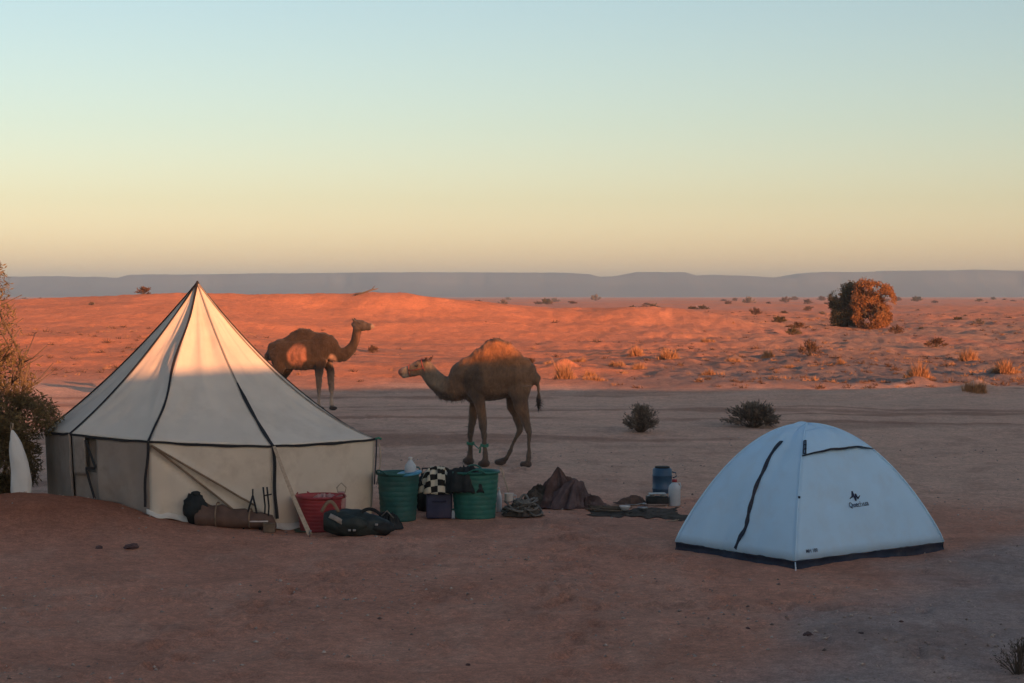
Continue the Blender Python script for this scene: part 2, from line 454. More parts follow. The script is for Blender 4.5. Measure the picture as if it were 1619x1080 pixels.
def build_ground():
    rings = np.concatenate([np.geomspace(1.5, 10, 28)[:-1], np.geomspace(10, 62, 330)[:-1], np.geomspace(62, 320, 420)[:-1], np.geomspace(320, 1500, 90)[:-1], np.geomspace(1500, 6500, 24)])
    az = np.concatenate([np.arange(-180, -60, 2.5), np.arange(-60, -17.5, 0.8), np.arange(-17.5, 17.5, 0.085), np.arange(17.5, 60, 0.8), np.arange(60, 180, 2.5)])
    a = np.radians(az); A, Rr = np.meshgrid(a, rings)
    x = (Rr * np.sin(A)).ravel(); y = (Rr * np.cos(A)).ravel()
    z = height(x, y)
    nr, na = len(rings), len(az)
    verts = np.stack([x, y, z], 1)
    # footprints and hoof marks trodden into the sand round the camp
    rf = random.Random(12); dents = []
    for (ax, ay, bx, by, k) in ((-2.5, 12.5, -1.2, 19.0, 26), (0.5, 12.0, 0.6, 20.5, 30), (-1.5, 19.2, 2.0, 17.8, 16), (1.8, 17.0, 0.2, 21.0, 16), (-4.5, 14.0, -1.0, 17.5, 18), (3.0, 13.0, 1.2, 16.5, 14), (-0.5, 24, 0.4, 30, 18), (-3.5, 40, 0.5, 29, 30), (-0.6, 22.6, 2.4, 22.9, 16), (-1.8, 16.0, 3.2, 15.0, 22)):
        for i_ in range(k):
            t_ = (i_ + rf.uniform(-.2, .2)) / k; dents.append((ax + (bx - ax) * t_ + rf.gauss(0, .16), ay + (by - ay) * t_ + rf.gauss(0, .16), math.atan2(bx - ax, by - ay) + rf.gauss(0, .3), rf.uniform(.025, .05)))
    for _ in range(150): dents.append((rf.uniform(-4, 5), rf.uniform(12, 24), rf.uniform(0, 6.28), rf.uniform(.012, .035)))
    for (dx_, dy_, an, dp) in dents:
        idx = np.nonzero((np.abs(x - dx_) < .4) & (np.abs(y - dy_) < .4))[0]
        if not len(idx): continue
        ex, ey = x[idx] - dx_, y[idx] - dy_
        a_ = ex * math.sin(an) + ey * math.cos(an); b_ = ex * math.cos(an) - ey * math.sin(an)
        q_ = (a_ / .13) ** 2 + (b_ / .065) ** 2
        verts[idx, 2] += dp * (-np.exp(-q_ * 1.3) + 0.55 * np.exp(-(np.sqrt(q_) - 1.35) ** 2 * 5))
    verts = np.concatenate([verts, [[0, 0, gz(0, 0)]]])
    i = np.arange(nr - 1)[:, None]; j = np.arange(na)[None]; j2 = (j + 1) % na
    quads = np.stack([(i * na + j), (i * na + j2), ((i + 1) * na + j2), ((i + 1) * na + j)], -1).reshape(-1, 4)[:, ::-1]
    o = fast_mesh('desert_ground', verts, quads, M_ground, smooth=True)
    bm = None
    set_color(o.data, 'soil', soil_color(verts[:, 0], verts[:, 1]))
    o['kind'] = 'structure'
    # close the small hole under the camera
    cap = MB(); ring0 = [tuple(verts[k]) for k in range(na)]
    cap.add(ring0 + [tuple(verts[-1])], [(k, (k + 1) % na, na) for k in range(na)])
    c = cap.build('ground_patch', M_ground, o)
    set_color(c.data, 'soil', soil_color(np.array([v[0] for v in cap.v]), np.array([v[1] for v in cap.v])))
    return o
ground = build_ground()

# ------------------------------------------------------------------ the table mountains on the horizon
M_rock = mat('mesa_rock', (0.07, 0.08, 0.095), 0.95, 0.25, 0.004, 0.0, spec=0.1)
MESA = [(-900, 433), (-400, 430), (-100, 436), (36, 437), (150, 437), (163, 440), (176, 440), (200, 434), (330, 433), (470, 432), (600, 431), (760, 430), (900, 431),
        (932, 433), (950, 438), (970, 437), (1008, 431), (1084, 431), (1102, 436), (1130, 435), (1176, 436), (1215, 439), (1256, 440), (1268, 435), (1284, 431), (1380, 429), (1470, 426.5), (1560, 426), (1640, 428), (1900, 424), (2300, 431), (2900, 428)]
def build_mesa():
    D0 = 5200.0
    px = np.linspace(-900, 2900, 950)
    top = np.interp(px, [a for a, b in MESA], [b for a, b in MESA])
    X = (px - CX) / FPX * D0
    H = CAM_H + (HOR - top) / FPX * D0 + 1.3 * fbm(X * 0.006, X * 0, 41, 5, 0.6)
    gul = fbm(X * 0.006, X * 0 + 7, 42, 4)
    rows = []
    # foot, talus, cliff base, cliff top, plateau edge, plateau back
    for (dy, fr, wob) in ((-420, -0.06, 60), (-200, 0.16, 90), (-80, 0.40, 80), (-20, 0.62, 40), (0, 0.93, 25), (25, 1.0, 20), (300, 1.0, 0), (900, 0.85, 0)):
        y = D0 + dy + wob * gul + 0.00001 * X * X
        rows.append(np.stack([X, y, np.maximum(H * fr, -1.5) + (0 if fr > 0.9 else 2.2 * fbm(X * 0.012, X * 0 + dy, 43, 3) * fr)], 1))
    n = len(px); verts = np.concatenate(rows)
    i = np.arange(len(rows) - 1)[:, None]; j = np.arange(n - 1)[None]
    quads = np.stack([i * n + j, i * n + j + 1, (i + 1) * n + j + 1, (i + 1) * n + j], -1).reshape(-1, 4)
    o = fast_mesh('mesa_hills', verts, quads, M_rock)
    o['kind'] = 'structure'
build_mesa()

# ------------------------------------------------------------------ the dusty air
def build_haze():
    m = bpy.data.materials.new('dusty_air'); m.use_nodes = True
    nt = m.node_tree; nt.nodes.clear()
    out = nt.nodes.new('ShaderNodeOutputMaterial'); v = nt.nodes.new('ShaderNodeVolumePrincipled')
    v.inputs['Color'].default_value = (0.76, 0.96, 1.0, 1)
    v.inputs['Density'].default_value = HAZE
    v.inputs['Anisotropy'].default_value = 0.65
    nt.links.new(v.outputs['Volume'], out.inputs['Volume'])
    mb = MB().box((0, 0, 37.5), (13400, 13400, 83))
    o = mb.build('haze', m, smooth=False)
    o['kind'] = 'stuff'
HAZE = 0.00023
build_haze()

# ------------------------------------------------------------------ cloth materials
M_canvas = mat('cream_canvas', (0.76, 0.655, 0.54), 0.9, 0.06, 2.5, 0.25, 220, 0.002, 0.15, transl=0.12, stain=0.30, stain_col=(0.42, 0.32, 0.24), stain_scale=2.2)
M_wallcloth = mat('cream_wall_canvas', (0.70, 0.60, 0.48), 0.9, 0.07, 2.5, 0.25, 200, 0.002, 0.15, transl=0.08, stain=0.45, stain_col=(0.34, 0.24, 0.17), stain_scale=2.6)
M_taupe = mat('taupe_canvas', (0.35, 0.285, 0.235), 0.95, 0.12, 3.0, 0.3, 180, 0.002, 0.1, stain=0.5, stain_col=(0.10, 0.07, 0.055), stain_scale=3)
M_black = mat('black_webbing', (0.022, 0.020, 0.022), 0.75, 0.25, 30, 0.3, 300, 0.001, 0.3)
M_seam = mat('grey_seam', (0.30, 0.25, 0.21), 0.9, 0.15, 20, 0.2, 200, 0.001, 0.2)
M_brown = mat('brown_cord', (0.22, 0.15, 0.10), 0.9, 0.2, 20, 0.3, 150, 0.002, 0.2)
M_skirt = mat('white_ground_flap', (0.66, 0.60, 0.52), 0.9, 0.12, 5, 0.3, 60, 0.005, 0.2, stain=0.6, stain_col=(0.3, 0.18, 0.12))
M_rope = mat('sand_rope', (0.42, 0.32, 0.23), 0.9, 0.2, 40, 0.5, 250, 0.002, 0.2)
M_metal = mat('dull_steel', (0.35, 0.34, 0.33), 0.45, 0.15, 20, 0.2, 80, 0.001, 0.5, metallic=0.9)
M_green_cord = mat('green_cord', (0.05, 0.20, 0.13), 0.7, 0.2, 30, 0.3, 200, 0.001, 0.3)

# ------------------------------------------------------------------ the tall canvas tent
def build_canvas_tent():
    C = Vector((at(312, 448, 22.0).x, 22.0, 0))
    apex = Vector((C.x, C.y, 2.65))
    cor = [(2.11, -0.80, 0.90), (1.10, -1.86, 0.905), (-0.19, -2.0, 0.965), (-1.21, -1.16, 0.985), (-1.85, 0.30, 0.91),
           (-1.75, 1.35, 0.93), (-0.6, 2.15, 0.93), (0.75, 1.95, 0.93), (1.68, 0.80, 0.93)]
    n = len(cor)
    E = [Vector((C.x + x, C.y + y, z)) for x, y, z in cor]
    base = []
    for e in E:
        d = Vector((e.x - C.x, e.y - C.y, 0)).normalized()
        q = Vector((e.x, e.y, 0)) - d * 0.04
        base.append(Vector((q.x, q.y, gz(q.x, q.y) - 0.02)))
    root = thing('canvas_tent', 'tall cream canvas tent with pointed roof and black seams, left of the camels', 'tent', (C.x, C.y, gz(C.x, C.y)))
    O = root.location
    SAG = [0.25, 0.16, 0.13, 0.12, 0.10, 0.1, 0.1, 0.1, 0.15]
    def rib(i, q):
        p = apex.lerp(E[i % n], q); p.z -= SAG[i % n] * 4 * q * (1 - q); return p
    def roofpt(i, s, q, off=0.0):
        p = rib(i, q).lerp(rib(i + 1, q), s)
        out = Vector(((E[i % n] + E[(i + 1) % n]) / 2 - C)); out.z = 0; out.normalize()
        nn = (out * 0.66 + Vector((0, 0, 0.75)))
        b = math.sin(math.pi * s) * math.sin(math.pi * min(1, q * 1.02))
        w = pn(s * 3 + i * 7.7, q * 2.2, 51.5) * 0.022 * b
        w += 0.014 * math.sin(s * 9 + i * 2 + q * 4) * b * q
        # tension creases that fan out of the eave corners
        cr = 0
        for s0, sg in ((0.0, 1), (1.0, -1)):
            a = math.atan2((s - s0) * sg * 1.3, max(1e-3, 1.0 - q + 0.02)); r = math.hypot((s - s0), 1 - q)
            cr += 0.022 * math.sin(a * 11 + i) * math.exp(-((r - 0.25) / 0.22) ** 2)
        return p + nn * (-0.045 * b + w + cr * b + off)
    for i in range(n):
        mb = MB().grid(lambda s, q, i=i: roofpt(i, s, 0.004 + q * 0.996), 28, 40)
        mb.build('roof_panel', M_canvas, root, off=O, solid=0.004)
    # seam tapes along the ribs
    rnd = random.Random(4)
    for i in range(n):
        pts = []; nr = []; wd = []
        for k in range(61):
            q = k / 60
            p = rib(i, q)
            out = Vector((E[i].x - C.x, E[i].y - C.y, 0)).normalized(); nn = out * 0.62 + Vector((0, 0, 0.78))
            if i == 2:      # the wandering seam left of centre
                side = Vector((-out.y, out.x, 0)); p = p + side * 0.03 * math.sin(q * 9.5 + 0.6) * math.sin(math.pi * q)
            pts.append(p + nn * 0.008); nr.append(nn)
            w = 0.029
            if i == 1: w = 0.018 if q < 0.56 else 0.018 + 0.022 * min(1, (q - 0.56) / 0.08)
            if i == 0: w = 0.022
            wd.append(w * (0.9 + 0.2 * pn(q * 12, i * 3.1, 52.5, 1)))
        if i == 1:
            MB().ribbon(pts[:34], nr[:34], wd[:34], 0.006).build('seam_tape', M_seam, root, off=O, smooth=False)
            MB().ribbon(pts[33:], nr[33:], wd[33:], 0.008).build('seam_tape', M_black, root, off=O, smooth=False)
        else:
            MB().ribbon(pts, nr, wd, 0.008).build('seam_tape', M_black if i != 0 else M_seam, root, off=O, smooth=False)
    # eave band, one length per side
    for i in range(n):
        a, b = E[i], E[(i + 1) % n]; out = Vector((((a + b) / 2) - C).xy.to_3d()).normalized()
        pts = []
        for k in range(25):
            s = k / 24; p = a.lerp(b, s) + out * 0.012; p.z -= 0.018 * math.sin(math.pi * s) + 0.004 * math.sin(s * 19 + i); pts.append(p)
        MB().ribbon(pts, [out] * 25, 0.023, 0.012).build('eave_band', M_black, root, off=O, smooth=False)
    # walls
    def wallpt(i, s, t, off=0.0):
        a, b = E[i], E[(i + 1) % n]; c, d = base[i], base[(i + 1) % n]
        top = a.lerp(b, s); bot = c.lerp(d, s); bot.z = gz(bot.x, bot.y) - 0.015
        top.z -= 0.018 * math.sin(math.pi * s)
        p = top.lerp(bot, t)
        out = Vector((((a + b) / 2) - C).xy.to_3d()).normalized()
        e = math.sin(math.pi * min(max(s, 0), 1))
        w = 0.022 * e * math.sin(math.pi * t) * pn(s * 3.5 + i * 5.1, t * 1.5, 53.5)
        w += 0.012 * e * t * math.sin(s * 16 + i + 2 * t)
        if i == 1:      # diagonal folds pulled from the upper left corner; s runs right to left here
            for m, sg in ((0.83, 0.035), (1.12, 0.03)):
                dd = t - (0.03 + (1 - s) * m)
                w += sg * math.exp(-(dd / 0.035) ** 2) * sstep(0.0, 0.15, 1 - s) - 0.6 * sg * math.exp(-((dd - 0.07) / 0.05) ** 2)
            w += 0.045 * math.exp(-((s - 0.93) / 0.05) ** 2) * t
        return p + out * (w + off)
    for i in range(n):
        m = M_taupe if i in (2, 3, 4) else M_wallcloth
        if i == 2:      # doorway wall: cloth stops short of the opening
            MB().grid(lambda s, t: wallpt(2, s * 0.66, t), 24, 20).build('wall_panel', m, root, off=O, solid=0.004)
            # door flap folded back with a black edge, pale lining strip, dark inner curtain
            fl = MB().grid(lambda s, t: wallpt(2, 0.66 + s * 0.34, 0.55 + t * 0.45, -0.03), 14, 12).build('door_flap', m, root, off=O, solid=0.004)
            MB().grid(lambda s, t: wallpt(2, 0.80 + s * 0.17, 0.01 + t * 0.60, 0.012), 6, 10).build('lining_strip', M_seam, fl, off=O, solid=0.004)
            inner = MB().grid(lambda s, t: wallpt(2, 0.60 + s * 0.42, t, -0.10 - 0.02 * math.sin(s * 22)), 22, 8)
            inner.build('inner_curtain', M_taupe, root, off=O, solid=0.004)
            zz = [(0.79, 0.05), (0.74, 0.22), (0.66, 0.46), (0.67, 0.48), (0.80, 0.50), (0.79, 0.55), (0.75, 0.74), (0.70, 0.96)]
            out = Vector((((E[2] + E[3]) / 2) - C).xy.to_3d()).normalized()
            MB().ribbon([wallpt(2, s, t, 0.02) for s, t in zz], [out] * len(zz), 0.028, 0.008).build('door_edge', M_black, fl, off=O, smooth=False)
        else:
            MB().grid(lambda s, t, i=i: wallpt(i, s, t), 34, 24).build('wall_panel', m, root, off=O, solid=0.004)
    # corner straps down the wall corners
    for i, (w, m, dx) in enumerate(((0.018, M_black, 0), (0.034, M_black, -0.05), (0.028, M_black, 0.05), (0.02, M_taupe, 0))):
        out = Vector((E[i].x - C.x, E[i].y - C.y, 0)).normalized(); side = Vector((-out.y, out.x, 0))
        pts = []
        for k in range(15):
            t = k / 14 * (0.86 if i else 0.55); p = E[i].lerp(base[i], t) + out * 0.022 - side * dx * t * 1.2 + side * 0.008 * math.sin(t * 9); pts.append(p)
        MB().ribbon(pts, [out] * 15, w, 0.008).build('corner_strap', m, root, off=O, smooth=False)
    # brown strips laid along the two diagonal folds
    out1 = Vector((((E[1] + E[2]) / 2) - C).xy.to_3d()).normalized()
    for m, send in ((0.80, 0.14), (1.10, 0.30)):
        pts = [wallpt(1, 1 - u, 0.03 + u * m, 0.010) for u in np.linspace(0.02, 1 - send, 24)]
        MB().ribbon(pts, [out1] * 24, 0.020, 0.012).build('fold_strip', M_brown, root, off=O)
    # pale ground flap under the front walls
    def flap(i, s0, s1, seed):
        out = Vector((((E[i] + E[(i + 1) % n]) / 2) - C).xy.to_3d()).normalized()
        def fn(s, t):
            ss = s0 + (s1 - s0) * s; q = base[i].lerp(base[(i + 1) % n], ss)
            wdt = 0.10 + 0.05 * pn(ss * 6, seed, 54.5, 1)
            p = q + out * (0.0 + t * wdt); z = gz(p.x, p.y) + 0.012 + 0.05 * (1 - t) ** 2 + 0.012 * math.sin(ss * 31 + seed) * t
            return (p.x, p.y, z)
        MB().grid(fn, 40, 5).build('ground_flap', M_skirt, root, off=O, solid=0.006)
    flap(1, 0.0, 1.03, 1.0); flap(0, 0.35, 1.0, 2.0)
    # cap and centre pole
    mb = MB().tube([(C.x, C.y, gz(C.x, C.y)), (C.x, C.y, 2.62)], 0.025, 10); mb.build('centre_pole', M_brown, root, off=O)
    MB().lathe([(0.042, -0.06), (0.026, -0.015), (0.016, 0.008), (0.009, 0.025)], 14, (apex.x, apex.y, apex.z)).build('peak_cap', M_black, root, off=O)
    # guy strap and its peg
    s0 = E[1] + Vector((0.02, -0.03, 0.0)); st = gpt(490, 850); st.z = gz(st.x, st.y)
    pts = [s0.lerp(st + Vector((0, 0, 0.03)), k / 20) - Vector((0, 0, 0.03 * math.sin(math.pi * k / 20))) for k in range(21)]
    d = (st - s0).normalized(); nr = d.cross(Vector((0.9, 0.2, 0))).normalized()
    g = MB().ribbon(pts, [Vector((0.1, -1, 0.25))] * 21, [0.034 + 0.014 * (k / 20) for k in range(21)], 0.006).build('guy_strap', M_rope, root, off=O, smooth=False)
    MB().tube([st + Vector((-0.01, 0.02, -0.08)), st + Vector((0.0, -0.01, 0.06)), st + Vector((0.015, -0.01, 0.075))], 0.009, 8).build('peg', M_metal, g, off=O)
    # short guy at the right corner
    e = E[0]; MB().tube([e + Vector((0.0, 0, 0)), e + Vector((0.05, -0.02, 0.015)), e + Vector((0.075, -0.03, 0.0))], 0.014, 6).build('corner_loop', M_green_cord, root, off=O)
    out0 = Vector((E[0].x - C.x, E[0].y - C.y, 0)).normalized()
    pts = [E[0].lerp(base[0], t) + out0 * (0.05 + 0.03 * math.sin(t * 6)) for t in np.linspace(0.05, 0.55, 12)]
    MB().tube(pts, 0.007, 5).build('loose_cord', M_rope, root, off=O)
    return root
canvas_tent = build_canvas_tent()

# ------------------------------------------------------------------ the pale blue dome tent
M_dome = mat('pale_blue_polyester', (0.54, 0.77, 0.95), 0.55, 0.04, 3, 0.12, 300, 0.001, 0.35, transl=0.10, stain=0.22, stain_col=(0.45, 0.40, 0.36), stain_scale=2.5)
M_navy = mat('navy_band', (0.011, 0.017, 0.036), 0.6, 0.25, 12, 0.3, 90, 0.003, 0.3, stain=0.4, stain_col=(0.12, 0.07, 0.05))
M_print = mat('navy_print', (0.02, 0.03, 0.07), 0.6, 0.1, 20, 0.0)
M_pole = mat('pale_tent_pole', (0.60, 0.66, 0.72), 0.4, 0.05, 20, 0.0)

def build_dome_tent():
    F = gp(1257, 896); Lc = gp(1068, 869); Rc = gp(1492, 869)
    Lc = Vector((at(1068, 869, 18.75).x, 18.75, 0)); Rc = Vector((at(1492, 869, 18.75).x, 18.75, 0))
    B = Lc + Rc - F
    C = (Lc + Rc + F + B) / 4
    H = at(1275, 670, C.y).z
    cs = [F, Rc, B, Lc]
    z0 = min(gz(c.x, c.y) for c in cs)
    root = thing('dome_tent', 'pale blue dome tent with navy base band, door zip and small logo', 'tent', (C.x, C.y, z0))
    O = root.location
    BAND = 0.075
    def gzb(x, y): return gz(x, y)
    def prof(r): return 0.90 * (1 - r * r) + 0.10 * math.sqrt(max(0, 1 - r * r))
    apexv = Vector((C.x - 0.03, C.y, 0))
    def pole(i, r):
        c = cs[i % 4]; p = apexv.lerp(c, r)
        zb = gz(c.x, c.y) + BAND
        p.z = zb + (H - zb) * prof(r); return p
    def panel(i, s, r, off=0.0):
        a, b = pole(i, r), pole(i + 1, r)
        p = a.lerp(b, s)
        out = ((cs[i % 4] + cs[(i + 1) % 4]) / 2 - C); out.z = 0; out.normalize()
        e = math.sin(math.pi * s)
        nn = (out * (0.35 + 0.6 * r) + Vector((0, 0, 0.9 - 0.6 * r))).normalized()
        belly = 0.035 * e * math.sin(math.pi * min(1, r)) 
        w = 0.020 * e * pn(s * 4 + i * 3.3, r * 3, 61.5) + 0.009 * e * r * r * math.sin(s * 17 + i + 3 * r) + 0.006 * e * math.sin(pn(s * 3, r * 3, i + 2.2) * 9) * r
        return p + nn * (belly + w + off)
    # panel i: between corner i and i+1  (0: front-right, 1: right-back, 2: back-left, 3: left-front)
    fly = [MB().grid(lambda s, r, i=i: panel(i, s, 0.003 + r * 0.997), 30, 34).build('fly_panel', M_dome, root, off=O, solid=0.003) for i in range(4)]
    # pole sleeves
    for i in range(4):
        pts = [pole(i, r) + Vector((0, 0, 0.004)) for r in np.linspace(0.0, 1.0, 40)]
        MB().tube(pts, 0.009, 8).build('pole_sleeve', M_dome, root, off=O)
    # navy base band below each panel, sagging on the sand
    for i in range(4):
        a, b = cs[i], cs[(i + 1) % 4]
        out = ((a + b) / 2 - C); out.z = 0; out.normalize()
        def fn(s, t, a=a, b=b, out=out, i=i):
            top = panel(i, s, 1.0); bot = a.lerp(b, s) + out * (0.012 + 0.018 * math.sin(s * 23 + i) * math.sin(math.pi * s)); bot.z = gz(bot.x, bot.y) - 0.01
            p = top.lerp(bot, t) - out * 0.012 * math.sin(math.pi * t)
            p.z += 0.006 * math.sin(s * 37 + i * 2) * (1 - t)
            return p
        MB().grid(fn, 50, 6).build('base_band', M_navy, root, off=O, solid=0.004)
    # find panel coordinates of a photo pixel
    def project(p):
        c, s_ = math.cos(PITCH), math.sin(PITCH)
        dz = p.z - CAM_H; f = p.y * c - dz * s_; v = p.y * s_ + dz * c
        return CX + FPX * p.x / f, CY - FPX * v / f
    def sr(i, px, py):
        best = None; s, r, st = 0.5, 0.5, 0.5
        for it in range(9):
            for a in np.linspace(-1, 1, 9):
                for b_ in np.linspace(-1, 1, 9):
                    ss, rr = min(1, max(0, s + a * st)), min(1, max(0.01, r + b_ * st))
                    q = project(panel(i, ss, rr)); d = (q[0] - px) ** 2 + (q[1] - py) ** 2
                    if best is None or d < best[0]: best = (d, ss, rr)
            s, r = best[1], best[2]; st *= 0.45
        return s, r
    outL = ((cs[3] + cs[0]) / 2 - C).normalized(); outR = ((cs[0] + cs[1]) / 2 - C).normalized()
    def curve_on(i, pix, n=30):
        cp = [sr(i, *q) for q in pix]; k = np.linspace(0, len(cp) - 1, n)
        s = np.interp(k, range(len(cp)), [c[0] for c in cp]); r = np.interp(k, range(len(cp)), [c[1] for c in cp])
        for _ in range(2):
            s[1:-1] = (s[:-2] + s[1:-1] * 2 + s[2:]) / 4; r[1:-1] = (r[:-2] + r[1:-1] * 2 + r[2:]) / 4
        return list(zip(s, r))
    z = curve_on(3, [(1236, 698), (1212, 735), (1194, 775), (1184, 812), (1180, 835), (1163, 868)])
    pts = [panel(3, s, r, 0.007) for s, r in z]
    MB().ribbon(pts, [outL + Vector((0, 0, 0.5))] * len(pts), [0.040 + 0.010 * math.sin(k * 1.3) for k in range(len(pts))], 0.008).build('door_zip', M_navy, fly[3], off=O, smooth=False)
    # rain hood over the vent on the front-right panel
    e0, e1, e2 = sr(0, 1263, 722), sr(0, 1320, 713), sr(0, 1379, 711)
    def hood(u, t):
        s = e0[0] + (e2[0] - e0[0]) * u; r = float(np.interp(u, [0, 0.5, 1], [e0[1], e1[1], e2[1]])) * (0.45 + 0.55 * t)
        return panel(0, s, r, 0.006 + 0.030 * t * t * math.sin(math.pi * (0.12 + 0.76 * u)))
    MB().grid(hood, 24, 14).build('vent_hood', M_dome, fly[0], off=O, solid=0.003)
    MB().tube([hood(u, 1.0) for u in np.linspace(0, 1, 24)], [0.004 + 0.007 * math.sin(math.pi * min(1, 0.1 + u * 0.9)) for u in np.linspace(0, 1, 24)], 6).build('hood_gap_shade', M_navy, fly[0], off=O)  # dark strip standing in for the shadow gap below the hood
    # small webbing ladder beside the ridge and toggle lower down
    lad = MB()
    c = [sr(0, 1262, 699), sr(0, 1263, 721)]
    for k, dx in ((0, 0.0), (1, 0.03)):
        lad.ribbon([panel(0, c[0][0] + dx, c[0][1], 0.022), panel(0, c[1][0] + dx * 0.9, c[1][1], 0.035)], [outR + Vector((0, 0, 0.8))] * 2, 0.012, 0.006)
    for t in (0.0, 0.35, 0.68, 1.0):
        s = c[0][0] + (c[1][0] - c[0][0]) * t; r = c[0][1] + (c[1][1] - c[0][1]) * t
        lad.ribbon([panel(0, s - 0.004, r, 0.024 + 0.013 * t), panel(0, s + 0.034, r, 0.024 + 0.013 * t)], [outR + Vector((0, 0, 0.8))] * 2, 0.009, 0.006)
    lad.build('vent_strut', M_navy, fly[0], off=O, smooth=False)
    s, r = sr(0, 1261, 787); p = panel(0, s, r, 0.012)
    MB().box(p, (0.022, 0.016, 0.022), bev=0.004).build('toggle', M_navy, fly[0], off=O)
    # printed logo and lettering, laid on the cloth
    def lay(shape_v, shape_f, i, px, py, wpx, name):
        """flat shape in unit width, centred, laid on panel i with its centre at a photo pixel"""
        s0, r0 = sr(i, px, py); e = 0.01
        p0 = panel(i, s0, r0)
        ds = (panel(i, s0 + e, r0) - panel(i, s0 - e, r0)) / (2 * e)
        ux = ds.normalized()
        if ux.x < 0: ux = -ux
        dr = (panel(i, s0, r0 - e) - panel(i, s0, r0 + e)) / (2 * e)
        nn = ux.cross(dr).normalized(); uy = nn.cross(ux).normalized()
        if uy.z < 0: uy = -uy
        if nn.y > 0: nn = -nn
        wm = wpx * p0.y / FPX / max(0.3, abs(ux.x))
        # follow the cloth: turn the flat offsets into panel coordinates
        sg = 1 if ds.x > 0 else -1
        sx_ = wm / ds.length * sg; ry_ = wm / dr.length; sk = dr.dot(ux) / dr.length
        mb = MB(); mb.add([panel(i, s0 + (v[0] - v[1] * sk) * sx_, r0 - v[1] * ry_, 0.006) for v in shape_v], shape_f)
        return mb.build(name, M_print, fly[i], off=O, smooth=False)
    # emblem: two pointed peaks crossing a base line
    em = MB()
    def bar(x0, y0, x1, y1, w0, w1):
        d = Vector((x1 - x0, y1 - y0)); q = Vector((-d.y, d.x)).normalized()
        em.add([(x0 + q.x * w0, y0 + q.y * w0, 0), (x0 - q.x * w0, y0 - q.y * w0, 0), (x1 - q.x * w1, y1 - q.y * w1, 0), (x1 + q.x * w1, y1 + q.y * w1, 0)], [(0, 1, 2, 3)])
    bar(-0.48, -0.12, -0.20, 0.02, 0.03, 0.06); bar(-0.22, -0.05, -0.12, 0.36, 0.08, 0.05); bar(-0.12, 0.36, -0.03, -0.30, 0.07, 0.06)
    bar(-0.03, -0.30, 0.10, 0.16, 0.06, 0.06); bar(0.10, 0.16, 0.22, -0.20, 0.07, 0.07); bar(0.20, -0.16, 0.50, 0.02, 0.07, 0.02)
    lay(em.v, em.f, 0, 1351, 785, 21, 'logo_emblem')
    def text_mesh(txt):
        cu = bpy.data.curves.new('lettering', 'FONT'); cu.body = txt; cu.align_x = 'CENTER'; cu.align_y = 'CENTER'; cu.offset = 0.012
        ob = bpy.data.objects.new('lettering', cu); COL.objects.link(ob)
        dg = bpy.context.evaluated_depsgraph_get(); me = ob.evaluated_get(dg).to_mesh()
        v = [tuple(q.co) for q in me.vertices]; f = [tuple(p.vertices) for p in me.polygons]
        w = max(q[0] for q in v) - min(q[0] for q in v)
        ob.evaluated_get(dg).to_mesh_clear(); bpy.data.objects.remove(ob); bpy.data.curves.remove(cu)
        return [(q[0] / w, q[1] / w, 0) for q in v], f
    v, f = text_mesh('Quechua'); lay(v, f, 0, 1356, 798, 33, 'logo_lettering')
    v, f = text_mesh('MH 100'); lay(v, f, 0, 1283, 871, 21, 'corner_lettering')
    # peg and cord at the front corner
    st = gp(1258, 899); st.z = gz(st.x, st.y)
    MB().tube([pole(0, 1.0) + Vector((0, -0.01, -0.01)), st + Vector((0, 0, 0.02))], 0.006, 6).build('corner_cord', M_pole, root, off=O)
    MB().tube([st + Vector((0, 0.02, -0.06)), st + Vector((0, -0.01, 0.03))], 0.006, 6).build('peg', M_pole, root, off=O)
    return root
dome_tent = build_dome_tent()

# ------------------------------------------------------------------ camels
def coat_material():
    m = bpy.data.materials.new('camel_coat'); m.use_nodes = True
    nt = m.node_tree; N = nt.nodes; L = nt.links
    b = N['Principled BSDF']; b.inputs['Roughness'].default_value = 0.85; b.inputs['Specular IOR Level'].default_value = 0.15
    b.inputs['Sheen Weight'].default_value = 0.15
    vc = N.new('ShaderNodeVertexColor'); vc.layer_name = 'coat'
    tc = N.new('ShaderNodeTexCoord')
    mp = N.new('ShaderNodeMapping'); mp.inputs['Scale'].default_value = (1, 1, 0.35); L.new(tc.outputs['Object'], mp.inputs['Vector'])
    nz = N.new('ShaderNodeTexNoise'); nz.inputs['Scale'].default_value = 45; nz.inputs['Detail'].default_value = 6; nz.inputs['Roughness'].default_value = 0.7; L.new(mp.outputs['Vector'], nz.inputs['Vector'])
    n2 = N.new('ShaderNodeTexNoise'); n2.inputs['Scale'].default_value = 6; n2.inputs['Detail'].default_value = 4; L.new(tc.outputs['Object'], n2.inputs['Vector'])
    ad = N.new('ShaderNodeMath'); ad.operation = 'ADD'; L.new(nz.outputs['Fac'], ad.inputs[0]); L.new(n2.outputs['Fac'], ad.inputs[1])
    mr = N.new('ShaderNodeMapRange'); mr.inputs['From Min'].default_value = 0.7; mr.inputs['From Max'].default_value = 1.3; mr.inputs['To Min'].default_value = 0.66; mr.inputs['To Max'].default_value = 1.30; L.new(ad.outputs['Value'], mr.inputs['Value'])
    mx = N.new('ShaderNodeMix'); mx.data_type = 'RGBA'; mx.blend_type = 'MULTIPLY'; mx.inputs['Factor'].default_value = 1
    L.new(vc.outputs['Color'], mx.inputs['A']); L.new(mr.outputs['Result'], mx.inputs['B']); L.new(mx.outputs['Result'], b.inputs['Base Color'])
    bp = N.new('ShaderNodeBump'); bp.inputs['Strength'].default_value = 0.8; bp.inputs['Distance'].default_value = 0.018; L.new(nz.outputs['Fac'], bp.inputs['Height']); L.new(bp.outputs['Normal'], b.inputs['Normal'])
    return m
M_coat = coat_material()

